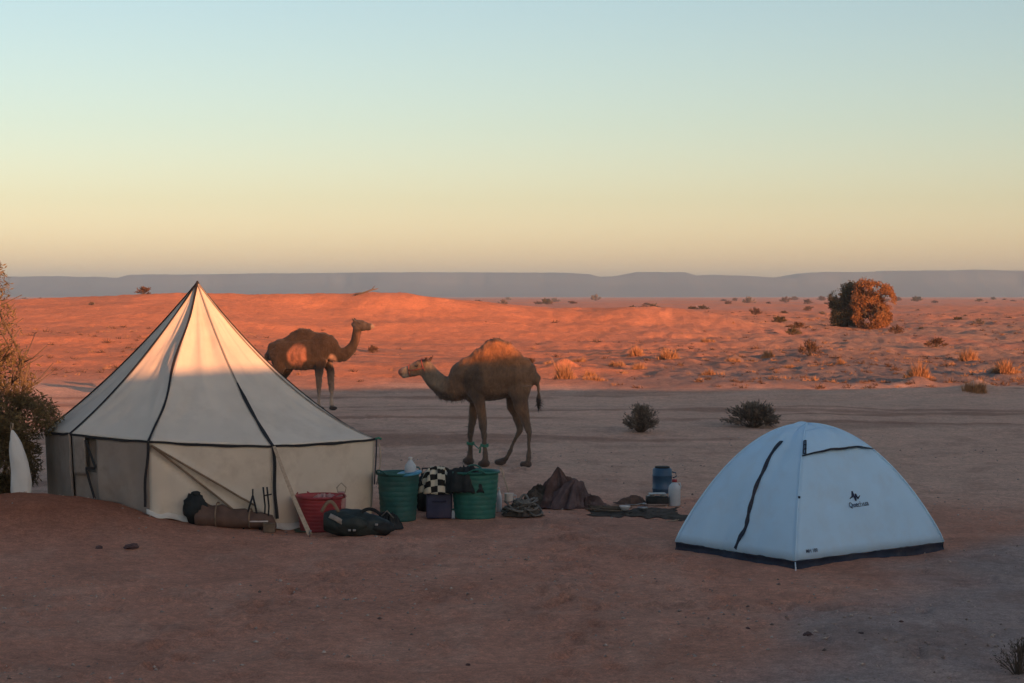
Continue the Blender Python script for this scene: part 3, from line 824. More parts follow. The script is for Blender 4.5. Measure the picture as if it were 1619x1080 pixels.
def camel_body(name, chains, balls, root, color_fn, hair_fn, seed):
    """limbs and trunk merged into one continuous skin; chains: list of [(x, y, z, r_plane, r_side), ...]"""
    mb = MB()
    for ch in chains:
        pts = [Vector(c[:3]) for c in ch]; rr = [(c[3], c[4]) for c in ch]
        # refine with a smooth curve
        P = []; Q = []
        m = len(pts)
        for i in range(m - 1):
            p0, p1, p2, p3 = pts[max(i - 1, 0)], pts[i], pts[i + 1], pts[min(i + 2, m - 1)]
            for k in range(5):
                t = k / 5
                P.append(0.5 * ((2 * p1) + (p2 - p0) * t + (2 * p0 - 5 * p1 + 4 * p2 - p3) * t * t + (3 * p1 - p0 - 3 * p2 + p3) * t ** 3))
                tt = t * t * (3 - 2 * t)
                Q.append((rr[i][0] + (rr[i + 1][0] - rr[i][0]) * tt, rr[i][1] + (rr[i + 1][1] - rr[i][1]) * tt))
        P.append(pts[-1]); Q.append(rr[-1])
        mb.tube(P, Q, 16, up=(0, 1, 0))
        mb.ball(P[0], min(Q[0]) * 0.98, 12, 8); mb.ball(P[-1], min(Q[-1]) * 0.98, 12, 8)
    for c, r in balls: mb.ball(c, r, 14, 10)
    o = mb.build(name, M_coat, None)
    md = o.modifiers.new('r', 'REMESH'); md.mode = 'VOXEL'; md.voxel_size = 0.016; md.use_smooth_shade = True
    ms = o.modifiers.new('s', 'SMOOTH'); ms.factor = 0.5; ms.iterations = 7
    dg = bpy.context.evaluated_depsgraph_get(); dg.update()
    me = bpy.data.meshes.new_from_object(o.evaluated_get(dg))
    o.modifiers.clear(); old = o.data; o.data = me; me.name = name; bpy.data.meshes.remove(old)
    co = np.zeros(len(me.vertices) * 3, np.float32); me.vertices.foreach_get('co', co); co = co.reshape(-1, 3)
    nr = np.zeros(len(me.vertices) * 3, np.float32); me.vertices.foreach_get('normal', nr); nr = nr.reshape(-1, 3)
    # muscle and wool unevenness
    w = 0.009 * fbm(co[:, 0] * 7 + co[:, 1] * 5, co[:, 2] * 6, seed, 3) + 0.004 * fbm(co[:, 0] * 28, co[:, 2] * 22 + co[:, 1] * 20, seed + 1, 2)
    co2 = co + nr * w[:, None]
    me.vertices.foreach_set('co', co2.ravel().astype(np.float32)); me.update()
    for p in me.polygons: p.use_smooth = True
    if not me.materials: me.materials.append(M_coat)
    col = color_fn(co2); set_color(me, 'coat', col)
    o.parent = root
    # short woolly hair standing off the skin
    rng = np.random.default_rng(seed)
    dens, length = hair_fn(co2)
    pick = rng.random(len(co2)) < dens
    P = co2[pick]; Nn = nr[pick]; Ln = length[pick] * rng.uniform(0.6, 1.3, pick.sum())
    n = len(P)
    d = Nn * 0.55 + np.array((-0.35, 0, -0.55)) + rng.normal(0, 0.28, (n, 3)); d /= np.linalg.norm(d, axis=1)[:, None]
    sd = np.cross(d, rng.normal(0, 1, (n, 3))); sd /= np.linalg.norm(sd, axis=1)[:, None]
    V = np.concatenate([P - sd * 0.004 - Nn * 0.004, P + sd * 0.004 - Nn * 0.004, P + d * Ln[:, None]])
    T = np.stack([np.arange(n), np.arange(n) + n, np.arange(n) + 2 * n], 1)
    h = fast_mesh('hair', V, T, M_coat, root, tri=True); h['kind'] = 'stuff'
    cc = col[pick] * rng.uniform(0.7, 1.2, (n, 1)); set_color(h.data, 'coat', np.concatenate([cc, cc, cc]))
    return o

M_eye = mat('dark_eye', (0.01, 0.008, 0.006), 0.15, 0.1, 10, 0, spec=0.6)
M_halter = mat('faded_red_halter', (0.30, 0.07, 0.06), 0.8, 0.2, 30, 0.3, 200, 0.001)

def leg(pts, top, mid, knee, shin, y):
    """pts: five (x, z): top, elbow or stifle, knee or hock, fetlock, foot"""
    (a, b, c, d, e) = pts
    return [(a[0], y * 0.75, a[1], top[0], top[1]), (b[0], y, b[1], mid[0], mid[1]), ((b[0] + c[0]) / 2, y, (b[1] + c[1]) / 2, (mid[0] + knee) * 0.46, (mid[1] + knee) * 0.46),
            (c[0], y, c[1], knee, knee * 0.9), (c[0] * 0.72 + d[0] * 0.28, y, c[1] * 0.72 + d[1] * 0.28, shin * 1.05, shin), ((c[0] + d[0]) / 2, y, (c[1] + d[1]) / 2, shin * 0.95, shin * 0.92), (d[0], y, d[1], shin * 1.15, shin * 1.1), (e[0], y, e[1] + 0.05, 0.062, 0.06)]

def lerpc(c, t, mask): return c + (np.asarray(t) - c) * np.clip(mask, 0, 1)[:, None]
def ell(co, x, z, rx, rz, soft=0.35, side=None):
    d = ((co[:, 0] - x) / rx) ** 2 + ((co[:, 2] - z) / rz) ** 2
    m = 1 - sstep(1 - soft, 1 + soft, d)
    return m if side is None else m * (co[:, 1] * side > 0)

# ---- the browsing camel behind the gear
def near_camel():
    p = gp(790, 738); rot = R(180 - 18)
    root = thing('camel', 'brown camel reaching its lowered neck to the left, behind the gear', 'camel', (p.x, p.y, gz(p.x, p.y) + 0.005), rot)
    ch = []
    ch.append([(-.53, 0, 1.29, .12, .10), (-.44, 0, 1.31, .22, .175), (-.26, 0, 1.31, .275, .225), (0, 0, 1.29, .315, .255), (.22, 0, 1.28, .335, .255), (.40, 0, 1.28, .31, .22), (.52, 0, 1.27, .26, .20), (.60, 0, 1.22, .16, .14)])
    ch.append([(-.50, 0, 1.38, .06, .06), (-.38, 0, 1.43, .16, .13), (-.22, 0, 1.45, .27, .18), (-.08, 0, 1.47, .365, .185), (.04, 0, 1.48, .41, .17), (.14, 0, 1.48, .375, .175), (.28, 0, 1.46, .27, .17), (.42, 0, 1.43, .20, .15), (.55, 0, 1.38, .14, .11)])
    ch.append([(.40, 0, 1.34, .29, .21), (.55, 0, 1.25, .27, .18), (.68, 0, 1.16, .225, .145), (.80, 0, 1.13, .185, .12), (.93, 0, 1.19, .16, .105), (1.05, 0, 1.29, .14, .092), (1.13, 0, 1.39, .125, .085), (1.165, 0, 1.44, .10, .078)])
    ch.append([(1.10, 0, 1.45, .07, .065), (1.17, 0, 1.455, .105, .082), (1.26, 0, 1.435, .108, .080), (1.34, 0, 1.41, .088, .066), (1.42, 0, 1.385, .070, .056), (1.49, 0, 1.37, .070, .058), (1.535, 0, 1.36, .050, .048)])
    ch.append([(1.22, 0, 1.36, .05, .05), (1.33, 0, 1.335, .045, .045), (1.44, 0, 1.31, .038, .04), (1.50, 0, 1.30, .03, .034)])      # lower jaw
    for s in (1, -1):
        ch.append([(1.135, s * .055, 1.50, .03, .02), (1.105, s * .10, 1.56, .032, .014), (1.085, s * .125, 1.605, .012, .008)])   # ears
    F = .15
    ch.append(leg([(.38, 1.10), (.45, .86), (.50, .47), (.51, .13), (.525, 0.0)], (.135, .09), (.075, .065), .054, .034, -F))
    ch.append(leg([(.32, 1.12), (.25, .88), (.19, .47), (.17, .13), (.17, 0.0)], (.15, .10), (.080, .068), .055, .035, F))
    ch.append(leg([(-.24, 1.16), (-.16, .93), (-.27, .54), (-.06, .12), (.02, 0.0)], (.19, .12), (.115, .085), .054, .034, -F))
    ch.append(leg([(-.33, 1.16), (-.37, .93), (-.50, .53), (-.49, .12), (-.47, 0.0)], (.19, .12), (.115, .085), .054, .034, F))
    ch.append([(-.52, 0, 1.40, .05, .04), (-.575, 0, 1.28, .03, .03), (-.60, .01, 1.10, .025, .025), (-.605, .02, .97, .036, .036), (-.60, .02, .86, .018, .018)])
    feet = [(.545, -F), (.19, F), (.04, -F), (-.45, F)]
    balls = [((x, y, .045), (.095, .078, .05)) for x, y in feet]
    balls += [((1.245, s * .070, 1.475), (.035, .022, .025)) for s in (1, -1)] + [((1.515, s * .03, 1.385), (.03, .02, .022)) for s in (1, -1)]
    balls += [((.42, 0, .98), (.10, .10, .06))]
    def col(co):
        c = np.repeat(np.array([[0.190, 0.105, 0.062]]), len(co), 0)
        x, z = co[:, 0], co[:, 2]
        c = lerpc(c, (0.30, 0.125, 0.055), sstep(1.42, 1.55, z) * (x < 0.6) * (x > -0.5))  # orange upper back: low sun above the shade line, put into the coat
        c = lerpc(c, (0.075, 0.046, 0.032), sstep(1.78, 1.85, z + 0.03 * vnoise(x * 14, z * 9, 3)))
        c = lerpc(c, (0.100, 0.062, 0.042), ell(co, 0.33, 1.22, .17, .26, .5))
        c = lerpc(c, (0.21, 0.150, 0.105), sstep(.72, .95, x))
        c = lerpc(c, (0.085, 0.058, 0.042), sstep(.60, .75, x) * (1 - sstep(1.02, 1.10, z - (x - .8) * .45 * (x > .8))))
        c = lerpc(c, (0.32, 0.26, 0.20), sstep(1.36, 1.46, x)); c = lerpc(c, (0.20, 0.12, 0.10), sstep(1.495, 1.53, x))
        c = lerpc(c, (0.065, 0.035, 0.030), sstep(1.50, 1.54, z) * (x > 1.0))
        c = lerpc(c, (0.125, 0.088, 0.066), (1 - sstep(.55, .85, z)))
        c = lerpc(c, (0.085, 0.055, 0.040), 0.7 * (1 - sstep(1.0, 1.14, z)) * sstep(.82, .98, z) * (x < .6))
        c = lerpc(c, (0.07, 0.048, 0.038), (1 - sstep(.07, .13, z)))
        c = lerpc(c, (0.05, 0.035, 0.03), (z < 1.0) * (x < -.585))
        return c
    def hair(co):
        x, z = co[:, 0], co[:, 2]
        d = 0.02 + 0.14 * sstep(1.76, 1.86, z) * (x < 0.5) + 0.2 * ((x > 0.5) & (x < 1.1) & (z < 1.08)) + 0.35 * ((x > 1.05) & (x < 1.25) & (z > 1.52)) + 0.7 * ((x < -.575) & (z < 1.0)) + 0.12 * ((z > 1.35) & (x < 0.6))
        return d, 0.028 + 0.012 * sstep(1.74, 1.86, z) + 0.03 * ((x > 0.5) & (z < 1.05)) + 0.05 * ((x < -.585) & (z < 1.0))
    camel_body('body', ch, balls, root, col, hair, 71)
    for s in (1, -1): MB().ball((1.262, s * .083, 1.458), (.020, .012, .016), 12, 8).build('eye', M_eye, root)
    hl = MB()
    ring = [(1.40 + 0.012 * math.sin(a), .066 * math.cos(a), 1.385 + .085 * math.sin(a)) for a in np.linspace(0, 2 * math.pi, 24, endpoint=False)]
    hl.tube(ring, 0.007, 6, closed=True)
    ring = [(1.165 + 0.05 * math.sin(a), .088 * math.cos(a), 1.44 + .122 * math.sin(a)) for a in np.linspace(0, 2 * math.pi, 24, endpoint=False)]
    hl.tube(ring, 0.007, 6, closed=True)
    for s in (1, -1): hl.tube([(1.40, s * .068, 1.385), (1.28, s * .088, 1.40), (1.165, s * .09, 1.43)], 0.006, 6)
    hl.build('halter', M_halter, root)
    # green hobble round the front legs
    hp = root.matrix_basis
    hob = thing('hobble_rope', 'short green hobble rope tied around the front leg of the brown camel', 'rope', root.location, rot)
    for (x, y, zz, r) in ((.18, F, .30, .052), (.505, -F, .30, .052)):
        lo = MB()
        for k in range(2):
            lo.tube([(x + r * math.cos(a), y + r * math.sin(a), zz + .022 * k + .008 * math.sin(a * 2 + k)) for a in np.linspace(0, 2 * math.pi, 16, endpoint=False)], 0.010, 6, closed=True)
        if y > 0: lo.tube([(x + .05, y, zz + .03), (x + .06, y + .02, zz - .02), (x + .07, y + .02, zz - .10)], [.014, .012, .016], 6)
        lo.build('loop', M_green_cord, hob)
    MB().tube([(.23, F * .8, .31), (.33, 0, .25), (.45, -F * .8, .31)], 0.008, 6).build('cord', M_green_cord, hob)
    return root
near_camel()

# ---- the darker camel farther off behind the tent
def far_camel():
    p = gp(480, 650); rot = R(-10)
    root = thing('camel', 'dark camel with orange flank patch and raised head, farther off behind the canvas tent', 'camel', (p.x, p.y, gz(p.x, p.y) + 0.005), rot)
    ch = []
    ch.append([(-.77, 0, 1.18, .12, .11), (-.68, 0, 1.21, .27, .19), (-.50, 0, 1.22, .335, .25), (-.25, 0, 1.22, .345, .28), (.05, 0, 1.23, .355, .30), (.28, 0, 1.26, .37, .27), (.45, 0, 1.32, .38, .22), (.58, 0, 1.30, .28, .17), (.66, 0, 1.24, .16, .12)])
    ch.append([(-.55, 0, 1.40, .08, .07), (-.38, 0, 1.43, .16, .13), (-.20, 0, 1.46, .255, .16), (-.02, 0, 1.47, .325, .165), (.10, 0, 1.47, .30, .165), (.24, 0, 1.46, .245, .16), (.38, 0, 1.46, .22, .15), (.50, 0, 1.42, .16, .12)])
    ch.append([(.46, 0, 1.42, .29, .18), (.60, 0, 1.32, .25, .155), (.74, 0, 1.23, .18, .12), (.88, 0, 1.215, .148, .10), (1.02, 0, 1.29, .125, .088), (1.12, 0, 1.44, .105, .078), (1.175, 0, 1.60, .094, .072), (1.20, 0, 1.77, .092, .074), (1.20, 0, 1.84, .09, .075)])
    ch.append([(1.13, 0, 1.87, .06, .06), (1.20, 0, 1.87, .098, .078), (1.29, 0, 1.865, .10, .078), (1.37, 0, 1.85, .085, .065), (1.45, 0, 1.835, .072, .056), (1.51, 0, 1.825, .066, .054), (1.55, 0, 1.82, .045, .04)])
    ch.append([(1.25, 0, 1.78, .05, .05), (1.36, 0, 1.77, .043, .042), (1.48, 0, 1.765, .034, .036)])
    for s in (1, -1): ch.append([(1.165, s * .055, 1.93, .028, .018), (1.13, s * .10, 1.98, .03, .012), (1.11, s * .12, 2.01, .012, .008)])
    F = .15
    ch.append(leg([(.42, 1.12), (.39, .88), (.39, .47), (.385, .12), (.40, 0.0)], (.16, .1), (.095, .08), .060, .040, -F))
    ch.append(leg([(.46, 1.12), (.55, .88), (.585, .47), (.585, .12), (.60, 0.0)], (.16, .1), (.095, .08), .060, .040, F))
    ch.append(leg([(-.50, 1.14), (-.52, .92), (-.70, .53), (-.64, .12), (-.61, 0.0)], (.23, .14), (.145, .10), .062, .040, -F))
    ch.append(leg([(-.46, 1.14), (-.42, .92), (-.58, .53), (-.52, .12), (-.49, 0.0)], (.23, .14), (.145, .10), .062, .040, F))
    ch.append([(-.75, 0, 1.36, .045, .04), (-.82, 0, 1.22, .03, .03), (-.83, 0, 1.0, .025, .025), (-.82, 0, .86, .04, .04)])
    balls = [((x, y, .045), (.095, .078, .05)) for x, y in ((.42, -F), (.62, F), (-.58, -F), (-.46, F))]
    balls += [((1.265, s * .070, 1.90), (.035, .022, .025)) for s in (1, -1)]
    def col(co):
        x, z = co[:, 0], co[:, 2]
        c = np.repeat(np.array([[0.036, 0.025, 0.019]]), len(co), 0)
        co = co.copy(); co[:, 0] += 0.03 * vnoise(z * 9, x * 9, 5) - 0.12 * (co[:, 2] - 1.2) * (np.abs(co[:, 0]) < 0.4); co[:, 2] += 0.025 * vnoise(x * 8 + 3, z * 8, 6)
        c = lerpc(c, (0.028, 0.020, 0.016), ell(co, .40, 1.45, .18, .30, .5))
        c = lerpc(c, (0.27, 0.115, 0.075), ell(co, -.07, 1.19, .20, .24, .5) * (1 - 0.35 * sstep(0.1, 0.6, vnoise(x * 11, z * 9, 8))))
        c = lerpc(c, (0.36, 0.22, 0.16), ell(co, .66, 1.07, .10, .14, .6))
        c = lerpc(c, (0.20, 0.125, 0.09), (1 - sstep(.70, .98, z)) * (x > 0.2))
        c = lerpc(c, (0.36, 0.27, 0.215), (1 - sstep(.25, .55, z)))
        c = lerpc(c, (0.06, 0.045, 0.04), (1 - sstep(.07, .13, z)))
        c = lerpc(c, (0.07, 0.055, 0.05), sstep(1.74, 1.8, z) * (x > 1.05))
        c = lerpc(c, (0.30, 0.22, 0.17), sstep(1.50, 1.54, x))
        c = lerpc(c, (0.13, 0.065, 0.045), sstep(1.18, 1.26, x) * (1 - sstep(1.66, 1.74, z)) * sstep(1.25, 1.4, z))
        return c
    def hair(co):
        x, z = co[:, 0], co[:, 2]
        return 0.03 + 0.3 * (sstep(1.6, 1.75, z) * (x < .7)) + 0.3 * ((x > .6) & (z < 1.12) & (z > .9)), 0.03 + 0.015 * (z > 1.6)
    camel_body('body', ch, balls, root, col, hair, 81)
    for s in (1, -1): MB().ball((1.29, s * .080, 1.885), (.020, .012, .016), 12, 8).build('eye', M_eye, root)
    return root
far_camel()

# ------------------------------------------------------------------ plants
M_tam = mat('tamarisk_leaf', (0.20, 0.145, 0.070), 0.8, 0.35, 5, 0.0, spec=0.15, transl=0.35)
M_dkleaf = mat('dark_leaf', (0.115, 0.088, 0.045), 0.8, 0.4, 3, 0.0, spec=0.15, transl=0.2)  # far scrub leaf; on the round bush it paints the shaded side
M_sunleaf = mat('sunlit_leaf', (0.28, 0.135, 0.055), 0.8, 0.35, 2, 0.0, spec=0.15, transl=0.3)  # sunlit side of the round bush, its orange light put into this colour
M_sage = mat('dry_sage', (0.185, 0.145, 0.115), 0.9, 0.35, 12, 0.0, spec=0.1, transl=0.15)
M_scrub = mat('brown_scrub', (0.145, 0.085, 0.055), 0.9, 0.35, 8, 0.0, spec=0.1, transl=0.2)
M_straw = mat('straw_grass', (0.42, 0.225, 0.115), 0.85, 0.3, 10, 0.0, spec=0.15, transl=0.3)
M_bark = mat('dry_bark', (0.12, 0.085, 0.06), 0.9, 0.3, 20, 0.4, 60, 0.004)

def leaves(pos, size, rng, droop=0.0, slim=0.35, dirs=None):
    """diamond leaf at each position"""
    n = len(pos)
    d = rng.normal(0, 1, (n, 3)) if dirs is None else dirs + rng.normal(0, 0.35, (n, 3))
    d[:, 2] -= droop
    d /= np.linalg.norm(d, axis=1)[:, None]
    s = np.cross(d, rng.normal(0, 1, (n, 3))); s /= np.linalg.norm(s, axis=1)[:, None] + 1e-9
    L = (size * rng.uniform(0.5, 1.4, n))[:, None]
    V = np.stack([pos, pos + d * L * 0.5 + s * L * slim * 0.5, pos + d * L, pos + d * L * 0.5 - s * L * slim * 0.5], 1).reshape(-1, 3)
    Q = np.arange(n * 4).reshape(n, 4)
    return V, Q
def n3(p, f, seed):
    return (vnoise(p[:, 0] * f + p[:, 2] * f * 0.7, p[:, 1] * f + p[:, 2] * f * 0.45, seed) + vnoise(p[:, 2] * f * 1.1 + 4, p[:, 0] * f - p[:, 1] * f * 0.6, seed + 3)) * 0.5
def branchy(mb, p0, p1, r, depth, rnd, spread=0.5):
    p0, p1 = Vector(p0), Vector(p1)
    mid = p0.lerp(p1, 0.5) + Vector((rnd.gauss(0, 1), rnd.gauss(0, 1), rnd.gauss(0, .4))) * (p1 - p0).length * 0.08
    mb.tube([p0, mid, p1], [r, r * 0.8, r * 0.5], 6)
    if depth:
        for _ in range(3):
            t = rnd.uniform(0.45, 1.0); a = p0.lerp(p1, t); L = (p1 - p0).length * rnd.uniform(0.4, 0.65)
            d = ((p1 - p0).normalized() + Vector((rnd.gauss(0, spread), rnd.gauss(0, spread), rnd.gauss(0, spread * 0.6)))).normalized()
            branchy(mb, a, a + d * L, r * 0.5, depth - 1, rnd, spread)
def lobed_tree(root, lobes, nleaf, size, m, seed, stems, thr=-0.1, freq=2.5, droop=0.3, slim=0.3, bark=M_bark):
    """lobes: (x, y, z, rx, ry, rz, density); leaves thinned by noise so that gaps stay open"""
    rng = np.random.default_rng(seed); rnd = random.Random(seed)
    P = []
    tot = sum(l[3] * l[4] * l[5] * l[6] for l in lobes)
    for (x, y, z, rx, ry, rz, de) in lobes:
        k = int(nleaf * rx * ry * rz * de / tot)
        d = rng.normal(0, 1, (k * 3, 3)); d /= np.linalg.norm(d, axis=1)[:, None]
        r = rng.uniform(0.15, 1, (k * 3, 1)) ** 0.45 * (1 + 0.18 * n3(d * 1.0 + x, 2.2, seed)[:, None])
        q = d * r * np.array((rx, ry, rz)) + np.array((x, y, z))
        keep = n3(q, freq, seed + 7) + rng.normal(0, 0.12, len(q)) > thr
        P.append(q[keep][:k])
    P = np.concatenate(P); P = P[P[:, 2] > 0.02]
    V, Q = leaves(P, size, rng, droop, slim)
    fast_mesh('crown', V, Q, m, root)['kind'] = 'stuff'
    mb = MB()
    for (a, b, r) in stems: branchy(mb, a, b, r, 2, rnd)
    mb.build('trunk', bark, root)

# ---- tamarisk at the left edge, its top in the sun
def left_tree():
    x, y = -6.30, 21.9
    root = thing('tamarisk_tree', 'tall feathery tamarisk bush at the left edge, sunlit top and dark foot', 'tree', (x, y, gz(x, y) - 0.03))
    lobes = [(.16, 0, 2.62, .32, .5, .42, .5), (.20, .1, 2.15, .36, .5, .40, .35), (.36, 0, 1.62, .48, .6, .40, .4), (.62, -.1, 1.12, .50, .5, .30, 1.3), (.35, 0, .62, .50, .6, .55, 2.2),
             (-.45, .1, 1.5, .85, .8, 1.15, .6), (-.3, 0, 2.4, .6, .6, .55, .6), (-.6, 0, .6, .8, .8, .6, 1.2)]
    stems = [((.05 * k - .1, .05 * (k % 3), 0), (.16 * k - .55, .1 * math.sin(k * 2), 1.5 + .25 * math.sin(k * 1.7)), .035) for k in range(9)]
    lobed_tree(root, lobes, 90000, 0.055, M_tam, 101, stems, thr=-0.02, freq=5.0, droop=0.2, slim=0.25)
left_tree()

# ---- one round bush in two halves, sun and shade put into leaf colours
def plain_trees():
    p = gpt(1383, 522)
    root = thing('bush_tree', 'rust orange right half of the round bush on the plain, sunlight put into its leaf colour', 'tree', (p.x, p.y, gz(p.x, p.y) - .05))
    lobes = [(0, 0, 1.9, 1.6, 1.5, 1.6, 1), (-.5, .3, 2.6, 1.0, 1.1, 1.0, 1), (.5, -.2, 1.2, 1.15, 1.2, 1.1, 1), (-.2, -.3, .7, 1.4, 1.2, .8, 1.1)]
    stems = [((0, 0, 0), (.7 * math.sin(k * 1.3), .5 * math.cos(k * 1.9), 1.2), .06) for k in range(6)]
    lobed_tree(root, lobes, 26000, 0.15, M_sunleaf, 111, stems, thr=-0.10, freq=1.3, slim=0.4)
    q = p + Vector((-1.6, 2.0, 0))
    root = thing('bush_tree', 'dark left half of the round bush beside the rust orange half, shade put into its leaf colour', 'tree', (q.x, q.y, gz(q.x, q.y) - .05))
    lobes = [(-.1, 0, 1.3, 1.25, 1.2, 1.35, 1), (.35, 0, 2.45, .95, .9, .85, 1), (-.7, 0, 2.0, .7, .8, .7, .6), (-.2, -.2, .6, 1.3, 1.1, .7, 1.2), (.9, 0, 1.4, .7, .7, 1.1, .8)]
    lobed_tree(root, lobes, 22000, 0.17, M_dkleaf, 112, stems, thr=-0.02, freq=1.5, slim=0.35)
plain_trees()

# ---- dry shrubs: radiating twigs with small leaf tufts
def shrub_parts(root, rx, h, nst, nlf, size, m, seed, flat=1.0):
    rng = np.random.default_rng(seed); rnd = random.Random(seed)
    mb = MB(); P = []; Dn = []
    for k in range(nst):
        az = rnd.uniform(0, 2 * math.pi); el = rnd.uniform(0.15, 1.0) ** 0.8
        d = Vector((math.cos(az) * (1.05 - el * 0.9), math.sin(az) * (1.05 - el * 0.9), el)).normalized()
        L = rnd.uniform(0.72, 1.0)
        tip = Vector((d.x * rx * 1.15, d.y * rx * 1.15, d.z * h)) * L
        mid = tip * 0.5 + Vector((rnd.gauss(0, .04), rnd.gauss(0, .04), 0.10 * h)) * rx
        mb.tube([(0, 0, -.03), mid, tip], [0.010 * (rx + .3), 0.006 * (rx + .3), 0.002], 4, cap=False)
        for _ in range(max(1, nlf // nst)):
            t = rnd.uniform(0.35, 1.05) ** 0.7
            q = mid * (2 * t) if t < .5 else mid.lerp(tip, 2 * t - 1)
            P.append(q + Vector((rnd.gauss(0, .06) * rx, rnd.gauss(0, .06) * rx, rnd.gauss(0, .05) * h))); Dn.append(tip.normalized())
    P = np.array([tuple(p) for p in P]); Dn = np.array([tuple(p) for p in Dn])
    P[:, 2] = np.maximum(P[:, 2], 0.01)
    V, Q = leaves(P, size, rng, 0, 0.3, Dn)
    fast_mesh('foliage', V, Q, m, root)['kind'] = 'stuff'
    mb.build('stems', M_bark, root)
def shrub_at(px, py, wpx, hpx, m, seed, label, cat='shrub', name='desert_shrub', nst=110, nlf=4200, group=None):
    p = gpt(px, py); k = p.y / FPX
    root = thing(name, label, cat, (p.x, p.y, gz(p.x, p.y) - 0.01), group=group)
    shrub_parts(root, wpx * k / 2, hpx * k, nst, nlf, max(0.02, wpx * k * 0.075), m, seed)
    return root
shrub_at(1013, 683, 56, 44, M_sage, 121, 'small grey brown shrub in shade, left of two on the bare ground')
shrub_at(1190, 676, 84, 40, M_sage, 122, 'wide grey brown shrub in shade, just behind the dome tent')
shrub_at(1610, 1066, 70, 66, M_bark, 123, 'bare dark twiggy shrub cut by the lower right corner', nst=46, nlf=500)

# ---- tussocks of dry grass on sand hummocks
def tussock_parts(root, rx, h, m, seed, nb=900):
    rng = np.random.default_rng(seed)
    az = rng.uniform(0, 2 * np.pi, nb); rr = rng.uniform(0, 1, nb) ** 0.8 * rx * 0.95 * (1 + 0.35 * np.sin(az * 2 + seed) + 0.2 * np.sin(az * 3 + seed * 2))
    P = np.stack([np.cos(az) * rr, np.sin(az) * rr, -0.02 + 0 * rr], 1)
    lean = rng.uniform(0.0, 0.6, nb)
    D = np.stack([np.cos(az) * lean, np.sin(az) * lean, np.ones(nb)], 1)
    lump = 0.75 + 0.5 * vnoise(P[:, 0] / rx * 1.7 + seed, P[:, 1] / rx * 1.7, 9)
    hl = h * (1.25 - 1.1 * (rr / rx)) * lump * rng.uniform(0.35, 1.15, nb)
    D = D / np.linalg.norm(D, axis=1)[:, None]
    s = np.cross(D, rng.normal(0, 1, (nb, 3))); s /= np.linalg.norm(s, axis=1)[:, None]
    w = rx * 0.035
    tip = P + D * hl[:, None] + rng.normal(0, 0.06, (nb, 3)) * rx
    V = np.stack([P - s * w, P + s * w, tip], 1).reshape(-1, 3)
    fast_mesh('blades', V, np.arange(nb * 3).reshape(nb, 3), m, root, tri=True)['kind'] = 'stuff'
TUSS_LABEL = ['sunlit pointed straw tussock at the right, its left flank dark, nearest of the lit ones', 'low broad sunlit tussock on a sand fan, left of the nearest pointed one', 'bright orange tussock near the right edge beyond the shaded strip',
    'upright orange tussock at the dune foot, left one of a pair', 'broad orange tussock at the dune foot, right one of a pair', 'bright tussock on a hummock just right of the brown camel hump',
    'low pinkish tussock straight below the dune right tail', 'flat pale tussock in the shaded strip, right of the dune foot pair', 'small lit tussock on the shaded strip edge, above the dome tent top', 'dark scrub clump left of the orange tussock near the right edge',
    'two tone dark scrub clump on the plain, between dome tent and round bush', 'wide dull tussock cut by the right edge', 'long low pink tussock right of the brown camel tail', 'dark little scrub at the foot of the round bush', 'tiny dark scrub on the orange sand beside the far camel head',
    'dark scrub patch left of the dark half of the round bush', 'tiny dark scrub right above the brown camel rump', 'low lit tussock below the upright orange pair', 'low straw tussock below the rust orange half of the round bush', 'faint lit tussock along the dune right foot', 'small pale tussock left of the low broad sunlit one', 'lit tussock directly beside the brown camel rump', 'upright lit tussock second to the right of the brown camel hump', 'low lit tussock in front of the upright ones beside the brown camel', 'flat straw tussock on the sand below the dune foot pair', 'pale straw tussock left of the two tone scrub clump']
for k, (a, b, w, hh, kind) in enumerate(TUSS):
    p = gpt(a, b); s = p.y / FPX
    lab = TUSS_LABEL[k]
    if kind == 0:
        root = thing('grass_tussock', lab, 'grass', (p.x, p.y, gz(p.x, p.y) - 0.02), group='dry tussocks on the plain')
        tussock_parts(root, w * s * 0.42, hh * s * 0.85, M_straw, 200 + k, 700)
    else:
        root = thing('desert_shrub', lab, 'shrub', (p.x, p.y, gz(p.x, p.y) - 0.02), group='dark scrub on the plain')
        shrub_parts(root, w * s / 2, hh * s, 40, 1100, w * s * 0.10, M_scrub, 200 + k)

